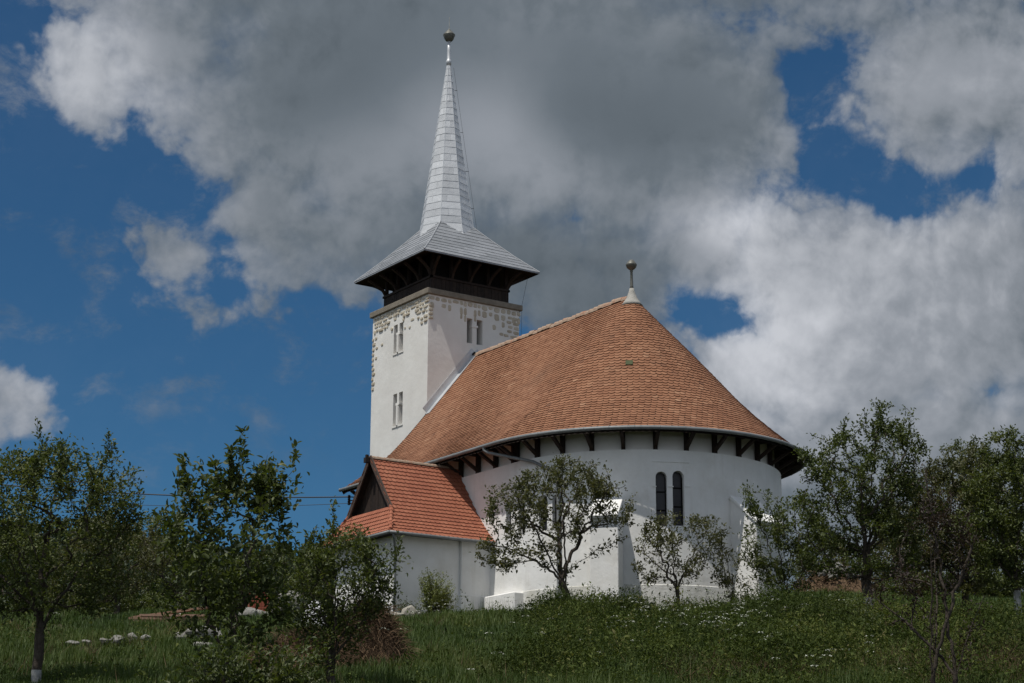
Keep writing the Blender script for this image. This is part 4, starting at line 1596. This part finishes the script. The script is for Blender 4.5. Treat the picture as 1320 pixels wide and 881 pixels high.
for px_, s_, el_, mt_, lb_ in [(1062, 104, [(1060, 722, 46, 36)], 'leafdeep', 'small background tree seen just left of the tallest trunk'),
                               (1165, 100, [(1160, 725, 60, 34), (1200, 735, 40, 28)], 'leafolive', 'wide low background tree between the tallest trunk and the crooked tree'),
                               (1262, 104, [(1262, 728, 55, 34)], 'leafdeep', 'low background tree framed between the crooked and the limewashed trunks'),
                               (1330, 100, [(1335, 720, 60, 40)], 'leaf', 'background tree at the far right edge, low behind the limewashed trunk')]:
    tree('orchard_tree', lb_, ground_px(px_, s_), .8, el_, s_, tips=170, limbs=6, leaf=.17, cov=1.7, trunk_r=.10, mat=mt_, group='trees behind the right slope')

for px_, w_, lb_ in ((1045, 34, 'low hedge shrub right against the brown earth mound on its left'), (1128, 40, 'hedge shrub on the crest just right of the tallest trunk'), (1205, 44, 'hedge shrub on the crest behind the bare stemmed sapling'),
                     (1280, 42, 'hedge shrub on the crest left of the limewashed trunk'), (1345, 40, 'hedge shrub on the crest at the right edge')):
    q_ = ground_px(px_, 93)
    shrub('shrub', lb_, q_, [(px_, 752, w_, 22), (px_+22, 744, w_*.7, 18)], 93, 2600, .17, 'leafdeep', group='hedge shrubs on the right crest')

for px_, s_, w_, h_, lb_ in ((960, 55.0, 46, 15, 'dark bramble bush just below the left end of the broken stone strip'), (1075, 55.0, 56, 20, 'widest bramble bush on the slope, below and left of the tallest trunk'),
                             (1135, 50.0, 44, 20, 'bramble bush left of the bare stemmed sapling'), (800, 56.0, 40, 14, 'bramble bush below and right of the dark trunked tree'),
                             (1010, 47.0, 40, 20, 'bramble bush low on the slope below the slender leaning tree'), (725, 54.0, 36, 13, 'small bramble bush straight below the dark trunked tree')):
    q_ = ground_px(px_, s_)
    yb = 440.5-FPX*math.tan(math.atan2(q_[2]-CAM[2], S_of(q_))-_pi)
    shrub('bramble_bush', lb_, q_, [(px_, yb-h_*1.0, w_, h_*1.45), (px_+w_*.6, yb-h_*.7, w_*.6, h_*1.05), (px_-w_*.6, yb-h_*.6, w_*.6, h_*.95)], s_, 4200, .09, 'leafdeep', cat='bush', group='bramble bushes on the slope')

for px_, s_, w_, h_, lb_ in ((70, 70, 60, 26, 'dark undergrowth bush behind the left edge tree, left of the planks'), (165, 69, 46, 24, 'dark undergrowth bush directly behind the left end of the plank pile'),
                             (262, 72, 44, 24, 'dark undergrowth bush behind the right end of the plank pile'), (385, 76, 44, 24, 'dark undergrowth bush between the brick stack and the porch'),
                             (1168, 80, 40, 17, 'undergrowth bush at the foot of the trees between the tallest and the crooked trunk'), (1278, 80, 40, 17, 'undergrowth bush between the crooked trunk and the limewashed trunk')):
    q_ = ground_px(px_, s_)
    yb = 440.5-FPX*math.tan(math.atan2(q_[2]-CAM[2], S_of(q_))-_pi)
    shrub('undergrowth_bush', lb_, q_, [(px_, yb-h_, w_, h_*1.3), (px_+w_*.7, yb-h_*.7, w_*.6, h_)], s_, 3600, .13, 'leaf', cat='bush', group='undergrowth behind the slope')

# bushes at the porch foot
p_ = ground_px(560, 68.3)
shrub('shrub', 'yellow green variegated bush standing against the porch wall', p_, [(556, 766, 18, 30), (571, 764, 15, 26), (549, 750, 9, 20), (580, 775, 10, 20)], S_of(p_), 6500, .08, 'leafpale')
p_ = ground_px(524, 67.6)
shrub('shrub', 'low dark green tuft at the porch corner left of the variegated bush', p_, [(524, 783, 16, 10), (538, 786, 10, 8)], S_of(p_), 900, .075, 'leafdeep')

# ------------------------------------------------------------------ forest on the far hill (one mass)
nf = 2600
fs_ = rng.uniform(250, 445, nf)
ft_ = rng.uniform(-150, 12, nf)
fx, fy = xy(fs_, ft_)
fz = hz(fs_, ft_)
kp = (fz > -2) & (rng.uniform(0, 1, nf) < 1)
fx, fy, fz = fx[kp], fy[kp], fz[kp]
nf = len(fx)
per_ = 46
cr_ = rng.uniform(2.6, 4.6, nf)
chh = rng.uniform(4, 7.5, nf)
v_ = rot_rand(nf*per_)
v_ *= rng.uniform(.6, 1.0, nf*per_)[:, None]
src = np.repeat(np.arange(nf), per_)
pos = np.stack([fx[src]+v_[:, 0]*cr_[src], fy[src]+v_[:, 1]*cr_[src], fz[src]+chh[src]+v_[:, 2]*chh[src]], 1)
fo = leaves_mesh('forest', pos, v_+rot_rand(nf*per_)*.6, 2.3, MT['forest'], None, width=.9)
tag(fo, 'dark forest covering the distant hill at the left', 'forest', kind='stuff')

# ------------------------------------------------------------------ grass, weeds, flowers
def in_church(x, y):
    a = (x > -5.2) & (x < L_N) & (np.abs(y) < R_W+.12)
    c = (x-L_N)**2+y**2 < (R_W+.12)**2
    p = (x > UWW+.4) & (x < 10.2) & (y > -10.0) & (y < 0)
    return a | (c & (x >= L_N)) | p


def field(n, s0, s1, marg=1.45):
    n = int(n*marg/1.12)
    """random ground spots inside the seen wedge, even over the picture's depth"""
    s_ = rng.uniform(s0**.6, s1**.6, n)**(1/.6)
    t_ = rng.uniform(-1, 1, n)*s_*.274*marg
    x, y = xy(s_, t_)
    k = ~in_church(x, y)
    x, y, s_, t_ = x[k], y[k], s_[k], t_[k]
    return x, y, gz(x, y), s_, t_


def lowmask(x, y, f, ph):
    return .5+.25*(np.sin(x*f+ph)*np.cos(y*f*1.3-ph)+np.sin(x*f*2.3-y*f*1.9+ph*2)*.7+np.sin(y*f*3.1+x*f*.8)*.4)


def px_of(s_, t_):
    return 660+FPX*t_/s_*.985


x, y, z, s_, t_ = field(620000, 26, 92)
pxs = px_of(s_, t_)
weedy = sm(pxs, 560, 760)*(1-sm(s_, 55, 63))                    # rank weeds in the middle and right foreground
hgt = rng.uniform(.14, .34, len(x))*(.35+1.2*lowmask(x, y, .8, 1.0))*(1+.75*weedy)
keep = rng.uniform(0, 1, len(x)) < (1-.5*weedy)
x, y, z, s_, t_, hgt = x[keep], y[keep], z[keep], s_[keep], t_[keep], hgt[keep]
n = len(x)
az = rng.uniform(0, 2*math.pi, n)
ln = rng.uniform(.1, .6, n)*hgt
wd = rng.uniform(.006, .012, n)*s_/45
bx = np.stack([np.cos(az), np.sin(az), np.zeros(n)], 1)
P0 = np.stack([x, y, z-.03], 1)
sx = np.stack([-np.sin(az), np.cos(az), np.zeros(n)], 1)*wd[:, None]
midp = P0+bx*(ln*.35)[:, None]+ZZ*(hgt*.6)[:, None]
tip = P0+bx*ln[:, None]+ZZ*hgt[:, None]
V = np.stack([P0-sx, P0+sx, midp+sx*.7, tip, midp-sx*.7], 1).reshape(-1, 3)
bi = np.arange(n)[:, None]*5
F = np.concatenate([bi+np.array([[0, 1, 2]]), bi+np.array([[0, 2, 4]]), bi+np.array([[4, 2, 3]])], 1).reshape(-1)
tn = np.clip(rng.normal(.40, .20, n)+(lowmask(x, y, .45, 2.2)-.5)*.5, 0, 1)
go = fastmesh('grass', V, F, 3, tint=np.repeat(tn, 3), mat=MT['grass'])
tag(go, 'green meadow grass covering the slope below the church', 'grass', kind='stuff')

x, y, z, s_, t_ = field(15000, 34, 72)
pxs = px_of(s_, t_)
wm = lowmask(x, y, .9, .3)
pr = sm(pxs, 640, 760)*(1-sm(s_, 58, 67)*.75)*np.clip((wm-.45)*2.4, 0, 1)*.7+.012
kp = rng.uniform(0, 1, len(x)) < pr
x, y, z, s_ = x[kp], y[kp], z[kp], s_[kp]
per_ = 74
src = np.repeat(np.arange(len(x)), per_)
hh = (rng.uniform(.25, .6, len(x))+.55*np.clip(lowmask(x, y, 1.7, 2.0)-.35, 0, 1))*(1-.5*sm(s_, 55, 63))
f = rng.uniform(0, 1, len(src))**.8
pos = np.stack([x[src], y[src], z[src]], 1)+ZZ*(f*hh[src])[:, None]
pos[:, :2] += rng.normal(size=(len(src), 2))*.20
mpos, mtint, mdir = [], [np.clip(rng.normal(.4, .2, len(pos)), 0, 1)], []
# tall single stalks with narrow leaves
x, y, z, s_, t_ = field(5200, 36, 68)
pxs = px_of(s_, t_)
gm = lowmask(x, y, .75, 9.0)
kp = rng.uniform(0, 1, len(x)) < (.03+.9*sm(pxs, 620, 740)*np.clip((gm-.25)*2, 0, 1))*(1-.85*sm(s_, 58, 64))
x, y, z = x[kp], y[kp], z[kp]
ns_ = len(x)
hst = rng.uniform(.55, 1.25, ns_)*(1-.55*sm(s_[kp], 54, 63))
lnx = rng.normal(0, .16, (ns_, 2))
sr = np.repeat(np.arange(ns_), 30)
fr_ = rng.uniform(.08, 1.0, len(sr))
sp_ = np.stack([x[sr]+lnx[sr, 0]*fr_**2, y[sr]+lnx[sr, 1]*fr_**2, z[sr]+hst[sr]*fr_], 1)
mpos.append(sp_+rng.normal(size=(len(sr), 3))*.02)
mtint.append(np.clip(rng.uniform(.15, 1.0, ns_)[sr]+rng.normal(0, .08, len(sr)), 0, 1))
for k in range(90):
    mx = random.uniform(690, 1290)
    ms = random.uniform(40, 60)
    c = ground_px(mx, ms)
    R_, H_ = random.uniform(.45, 1.6), random.uniform(.5, 1.35)*(1-.45*float(sm(ms, 52, 60)))
    m = int(1700*R_*max(.6, H_))
    v_ = rot_rand(m)
    v_[:, 2] = np.abs(v_[:, 2])
    v_ *= rng.uniform(.55, 1.05, m)[:, None]
    q_ = c+v_*np.array([R_, R_, H_])+rng.normal(size=(m, 3))*.05
    mpos.append(q_)
    mtint.append(np.clip(rng.normal(random.uniform(.1, .85), .10, m), 0, 1))
pos = np.vstack([pos]+mpos)
src = np.zeros(len(pos))
wo = leaves_mesh('weeds', pos, rot_rand(len(src))+ZZ*.5, rng.choice([.055, .075, .12], len(src), p=[.45, .38, .17]), MT['weed'], None, tints=np.concatenate(mtint))
tag(wo, 'tangled dark weeds and brambles on the slope in front of the apse', 'weeds', kind='stuff')

# white umbels
x, y, z, s_, t_ = field(4200, 36, 70)
pxs = px_of(s_, t_)
cl_ = lowmask(x, y, 1.3, 4.0)
pr = .012+.30*np.clip((cl_-.68)*3, 0, 1)*sm(pxs, 380, 700)
pr = pr+.95*np.exp(-((pxs-900)/80)**2-((s_-51)/6)**2)+.3*np.exp(-((pxs-660)/120)**2-((s_-57)/5)**2)
kp = rng.uniform(0, 1, len(x)) < pr
x, y, z, s_ = x[kp], y[kp], z[kp], s_[kp]
n = len(x)
hh = rng.uniform(.5, .95, n)*(1-.5*sm(s_, 56, 63))+.28*np.exp(-((px_of(s_, st(x, y)[1])-900)/90)**2)
per_ = 30
src = np.repeat(np.arange(n), per_)
rr_ = np.sqrt(rng.uniform(0, 1, len(src)))*rng.uniform(.055, .135, n)[src]
aa = rng.uniform(0, 2*math.pi, len(src))
pos = np.stack([x[src]+rr_*np.cos(aa), y[src]+rr_*np.sin(aa), z[src]+hh[src]+.02*np.cos(rr_*20)+rng.normal(0, .006, len(src))], 1)
dl = np.stack([np.cos(aa), np.sin(aa), .15+0*aa], 1)
uo = leaves_mesh('wildflowers', pos, dl, .030, MT['umbel'], None, fold=.1, width=.9)
tag(uo, 'white flat topped wildflowers scattered through the grass', 'wildflowers', kind='stuff')

# dry grass tufts
x, y, z, s_, t_ = field(60000, 34, 60)
pxs = px_of(s_, t_)
dm = lowmask(x, y, 1.0, 7.0)
pr = .9*np.exp(-((pxs-1280)/80)**2-((s_-43)/4.5)**2)+.5*np.exp(-((pxs-1030)/120)**2-((s_-41)/2.0)**2)+.35*np.exp(-((pxs-1200)/60)**2-((s_-56)/3.0)**2)+.12*np.clip(dm-.6, 0, 1)
kp = rng.uniform(0, 1, len(x)) < pr
x, y, z = x[kp], y[kp], z[kp]
n = len(x)
per_ = 7
sr = np.repeat(np.arange(n), per_)
b0 = np.stack([x[sr], y[sr], z[sr]], 1)+rng.normal(size=(len(sr), 3))*np.array([.08, .08, 0])
tp = b0+np.stack([rng.normal(0, .28, len(sr)), rng.normal(0, .28, len(sr)), rng.uniform(.15, .7, len(sr))], 1)
wv_ = rot_rand(len(sr))*.009
V = np.stack([b0-wv_, b0+wv_, tp], 1).reshape(-1, 3)
dg_ = fastmesh('dry_grass', V, np.arange(3*len(sr)), 3, tint=rng.uniform(0, 1, len(sr)), mat=MT['straw'])
tag(dg_, 'dry straw coloured grass tufts at the lower right of the slope', 'dry grass', kind='stuff')

# tall dry and green stalks along the foot of the walls
x, y, z, s_, t_ = field(16000, 63, 71)
pxs = px_of(s_, t_)
kp = (pxs > 600) & (pxs < 1060) & (rng.uniform(0, 1, len(x)) < .22*lowmask(x, y, 1.1, 5))
x, y, z = x[kp], y[kp], z[kp]
n = len(x)
hh = rng.uniform(.3, 1.0, n)
top = np.stack([x+rng.normal(0, .1, n), y+rng.normal(0, .1, n), z+hh], 1)
bot = np.stack([x, y, z-.05], 1)
ww = RT*.011
V = np.stack([bot-ww, bot+ww, top], 1).reshape(-1, 3)
so_ = fastmesh('tall_stalks', V, np.arange(3*n), 3, tint=rng.uniform(.3, 1.0, n), mat=MT['grass'])
tag(so_, 'thin tall grass stalks along the foot of the church wall', 'grass', kind='stuff')

# ------------------------------------------------------------------ heaps, stones and odds and ends
def heap(name, label, cat, px_, s_, rx, rz, mat, strands=0, lump=.12, ry=None, part=None):
    c = ground_px(px_, s_)
    ry = ry or rx
    root = empty(name, tuple(c))
    tag(root, label, cat)
    na, nr_ = 28, 9
    V, F = [], []
    for i in range(nr_+1):
        f = i/nr_
        for j in range(na):
            a = 2*math.pi*j/na
            k = 1+lump*math.sin(3*a+px_)+lump*.6*math.sin(7*a+i)
            off = (RT*math.cos(a)*rx+HD*math.sin(a)*ry)*f*k
            zz = rz*(math.cos(f*math.pi/2)**.9)*(1+lump*math.sin(5*a+i*1.7)) if f < 1 else -.25
            g_ = gz(c[0]+off[0], c[1]+off[1])-c[2]
            V.append(off+ZZ*(zz+(g_ if True else 0)*f))
    for i in range(nr_):
        for j in range(na):
            k = (j+1) % na
            F.append((i*na+j, (i+1)*na+j, (i+1)*na+k, i*na+k))
    m_ = MB()
    m_.add(V, F, .4)
    m_.build('heap_body' if not part else part, MT[mat], root, smooth=True)
    if strands:
        V = np.array(V)
        ids = rng.integers(na, (nr_)*na, strands)
        p0 = V[ids]+rot_rand(strands)*rx*.10
        L_ = rng.uniform(.25, .75, strands)*min(1, rx)
        d = rot_rand(strands)*.8+np.array(V[ids])/rx*.5-ZZ*.2
        d /= np.linalg.norm(d, axis=1)[:, None]
        m1 = p0+d*L_[:, None]*.5+ZZ*.05
        p1 = p0+d*L_[:, None]-ZZ*.08
        w_ = rot_rand(strands)*.008*s_/45
        VV = np.stack([p0-w_, p0+w_, m1+w_, m1-w_, p1], 1).reshape(-1, 3)
        bi = np.arange(strands)[:, None]*5
        FF = np.concatenate([bi+np.array([[0, 1, 2]]), bi+np.array([[0, 2, 3]]), bi+np.array([[3, 2, 4]])], 1).reshape(-1)
        fastmesh('straw_strand', VV, FF, 3, tint=np.repeat(rng.uniform(0, 1, strands), 3), mat=MT['straw'], parent=root)['kind'] = 'stuff'
    return root


heap('hay_heap', 'rounded brown heap of dry cut stalks below the porch corner', 'hay heap', 474, 44, .86, 1.15, 'straw', 5200)
heap('hay_heap', 'flatter brown heap of dry brush left of the rounded one, behind low shrub', 'hay heap', 395, 43, 1.2, .75, 'straw', 4200)
heap('earth_mound', 'bare brown mound of dug earth behind the slender leaning tree', 'mound', 1078, 86, 1.9, 1.2, 'earth', 2200, .10)


def rock(name, label, px_, py_, w, h_, mat='rock', s_=None, group=None, lift=0.0, cat='stone', dep=None):
    c = ground_at(px_, py_) if s_ is None else ground_px(px_, s_)
    c = c+ZZ*lift
    import bmesh
    bm = bmesh.new()
    bmesh.ops.create_icosphere(bm, subdivisions=3, radius=1)
    ph = [random.uniform(0, 6) for _ in range(6)]
    yaw = random.uniform(0, 3)
    pl_ = rot_rand(9)
    for v_ in bm.verts:
        p_ = np.array(v_.co)
        for q_ in pl_:                                      # chip flat facets
            dq = p_@q_
            if dq > .74:
                p_ = p_-q_*(dq-.74)
        p_ *= 1+.05*math.sin(4*p_[0]+ph[0])*math.sin(5*p_[1]+ph[1])+.03*math.sin(9*p_[2]+ph[2])
        x_, y_ = p_[0]*math.cos(yaw)-p_[1]*math.sin(yaw), p_[0]*math.sin(yaw)+p_[1]*math.cos(yaw)
        off = RT*x_*w/2*1.2+HD*y_*(dep or w)/2*1.2+ZZ*(p_[2]*h_/2*1.25+h_*.36)
        v_.co = off
    me = bpy.data.meshes.new(name)
    bm.to_mesh(me)
    bm.free()
    at = me.attributes.new('tint', 'FLOAT', 'FACE')
    at.data.foreach_set('value', np.full(len(me.polygons), random.uniform(.2, .8), np.float32))
    me.materials.append(MT[mat])
    o = link(bpy.data.objects.new(name, me))
    o.location = c
    tag(o, label, cat, group)
    return o


GS = 'loose stones by the church'
rock('stone', 'squared tan stone block standing highest before the porch corner', 527, 797, .46, .52, s_=66.4, group=GS)
rock('stone', 'long flat tan stone left of the squared block', 506, 798, .85, .36, s_=66.4, group=GS)
rock('stone', 'small pale stone right of the squared block', 539, 797, .28, .34, 'pale_rock', s_=66.5, group=GS)
rock('stone', 'low stone half sunk in grass below the squared block', 531, 803, .5, .22, s_=65.2, group=GS)
rock('stone', 'flat stone lying under the variegated bush, to its right', 583, 795, .75, .24, s_=67.6, group=GS)
rock('stone', 'tan stone in the grass right of the dark trunked tree', 757, 797, .7, .42, s_=63.5, group=GS)
GL = 'white stones edging the left meadow'
for px_, py_, w, h_, lb in ((258, 828, .75, .42, 'largest white boulder in the stone row, behind the upright young tree'),
                            (237, 829, .48, .32, 'rounded white stone just left of the largest boulder'),
                            (275, 827, .5, .36, 'pale stone just right of the largest boulder'),
                            (262, 838, .6, .22, 'grey slab lying in front of the largest boulder'),
                            (170, 829, .32, .26, 'upright pale stone midway along the stone row'),
                            (150, 831, .40, .24, 'long low stone left of the upright pale one'),
                            (133, 831, .26, .18, 'small white stone at the left part of the row'),
                            (186, 830, .34, .22, 'grey stone right of the upright pale one'),
                            (112, 832, .3, .16, 'flat white stone near the left end of the row'),
                            (92, 832, .34, .14, 'leftmost white stone of the row beside the left edge tree')):
    rock('stone', lb, px_, py_, w, h_, 'pale_rock', group=GL)
for px_, w, h_, s_, lb in ((372, 1.1, .9, 62, 'big grey boulder standing behind the flatter heap of brush'), (326, .9, .55, 64, 'white rough boulder at the foot of the brick stack'), (340, .5, .4, 63, 'small white stone right of the rough boulder')):
    rock('boulder', lb, px_, 0, w, h_, 'pale_rock', s_=s_, group='boulders behind the heaps')

# strip of broken white stone at the edge of the slope: countless chips, one mass
m_ = MB()
for k in range(130):
    px_ = random.uniform(948, 1038)
    c = ground_at(px_, 803-(px_-948)*.045+random.uniform(-2, 2.5))
    a = random.uniform(0, 3)
    w = random.uniform(.05, .13)
    ax_, ay_ = np.array([math.cos(a), math.sin(a), random.uniform(-.3, .3)]), np.array([-math.sin(a), math.cos(a), random.uniform(-.3, .3)])
    m_.obox(c+ZZ*random.uniform(.12, .40), ax_*w, ay_*w*.7, np.array([0, 0, w*.5]), random.random())
ro = m_.build('rubble', MT['pale_rock'])
md = ro.modifiers.new('bv', 'BEVEL')
md.width = .03
tag(ro, 'strip of broken pale stones on the slope before the right buttress', 'rubble', kind='stuff')
m_ = MB()
ct = ground_px(1078, 86)
for k in range(60):
    a, f = random.uniform(0, 6.28), random.random()**.5
    c = ct+RT*(f*.85*math.cos(a)-.1)+HD*(f*.6*math.sin(a)-.9)+ZZ*(1.45-.5*f+random.uniform(-.15, .15))
    w = random.uniform(.05, .13)
    ax_ = rot_rand(1)[0]
    ay_ = np.cross(ax_, rot_rand(1)[0])
    ay_ /= np.linalg.norm(ay_)
    m_.obox(c, ax_*w, ay_*w*.7, np.cross(ax_, ay_)*w*.6, random.random())
ro = m_.build('rubble', MT['pale_rock'])
tag(ro, 'white rubble tipped on top of the brown earth mound', 'rubble', kind='stuff')

# planks, brick stack, tarp, utility pole, cables
c = ground_px(225, 60)
root = empty('plank_pile', tuple(c))
tag(root, 'low pile of reddish sawn planks behind the stone row', 'plank pile')
for k in range(13):
    m_ = MB()
    zz = .08+.10*(k//5)
    o_ = (k % 5)*.28-.6
    m_.bar(RT*-1.1+HD*o_+ZZ*(zz+.02*random.random())+RT*random.uniform(-.3, .2), RT*1.0+HD*(o_+random.uniform(-.1, .1))+ZZ*(zz+random.uniform(0, .35) if k == 12 else zz)+RT*random.uniform(-.2, .3), .24, .07, tint=random.random())
    m_.build('plank', MT['plank'], root)
c = ground_px(332, 70)
root = empty('brick_stack', tuple(c))
tag(root, 'square stack of red bricks seen through the upright young tree', 'brick stack')
m_ = MB()
for lz in range(13):
    for k in range(3):
        for j in range(2):
            off = RT*((k-1)*.25)+HD*(j*.26)
            m_.obox(off+ZZ*(.06+lz*.088), RT*.12, HD*.12, ZZ*.04, random.random())
m_.build('brick_course', MT['brick'], root)
heap('tarp', 'crumpled white tarpaulin behind the flatter heap of brush', 'tarpaulin', 407, 58, .55, .72, 'tarp', 0, .22, part='tarp_sheet')
c = ground_px(231, 90)
root = empty('utility_pole', tuple(c))
tag(root, 'grey wooden utility pole among the left background trees', 'utility pole')
m_ = MB()
m_.tube([(0, 0, -.5), (0, 0, 1.5), (0, 0, 3.4)], [.14, .13, .11], 10)
m_.build('post', MT['pole'], root, smooth=True)
A1 = np.array([-.1, -6.3, 6.25])
A0 = at_s(-220, 598, 86)
pb = A0.copy()
pb[2] = gz(pb[0], pb[1])
for k, (dz, lb, rw) in enumerate(((0, 'upper thick black power cable running from the left to the church eave', .028), (-.28, 'lower thin black wire hanging just below the thick cable', .012))):
    t = np.linspace(0, 1, 30)[:, None]
    pts = A0*(1-t)+A1*t+ZZ*dz-ZZ*(t*(1-t))*(2.0+k*.9)
    m_ = MB()
    m_.tube(pts-A1, rw, 5)
    o = m_.build('power_cable', MT['cable'])
    o.location = A1
    tag(o, lb, 'cable', 'overhead cables')
m_ = MB()                                                      # service bracket on the church corner
for k, zz in enumerate((6.25, 5.97, 6.1)):
    m_.tube([(.1, -5.7, zz), (-.1, -6.3, zz)], .025, 6)
    m_.lathe([(.03, 0), (.07, .03), (.045, .08), (.07, .13), (.02, .17)], 10, (-.1, -6.3, zz-.08))
    m_.lathe([(.03, 0), (.07, .03), (.045, .08), (.07, .13), (.02, .17)], 10, (-.0, -6.0, zz-.08))
cpart(m_.build('cable_bracket', MT['wood']))
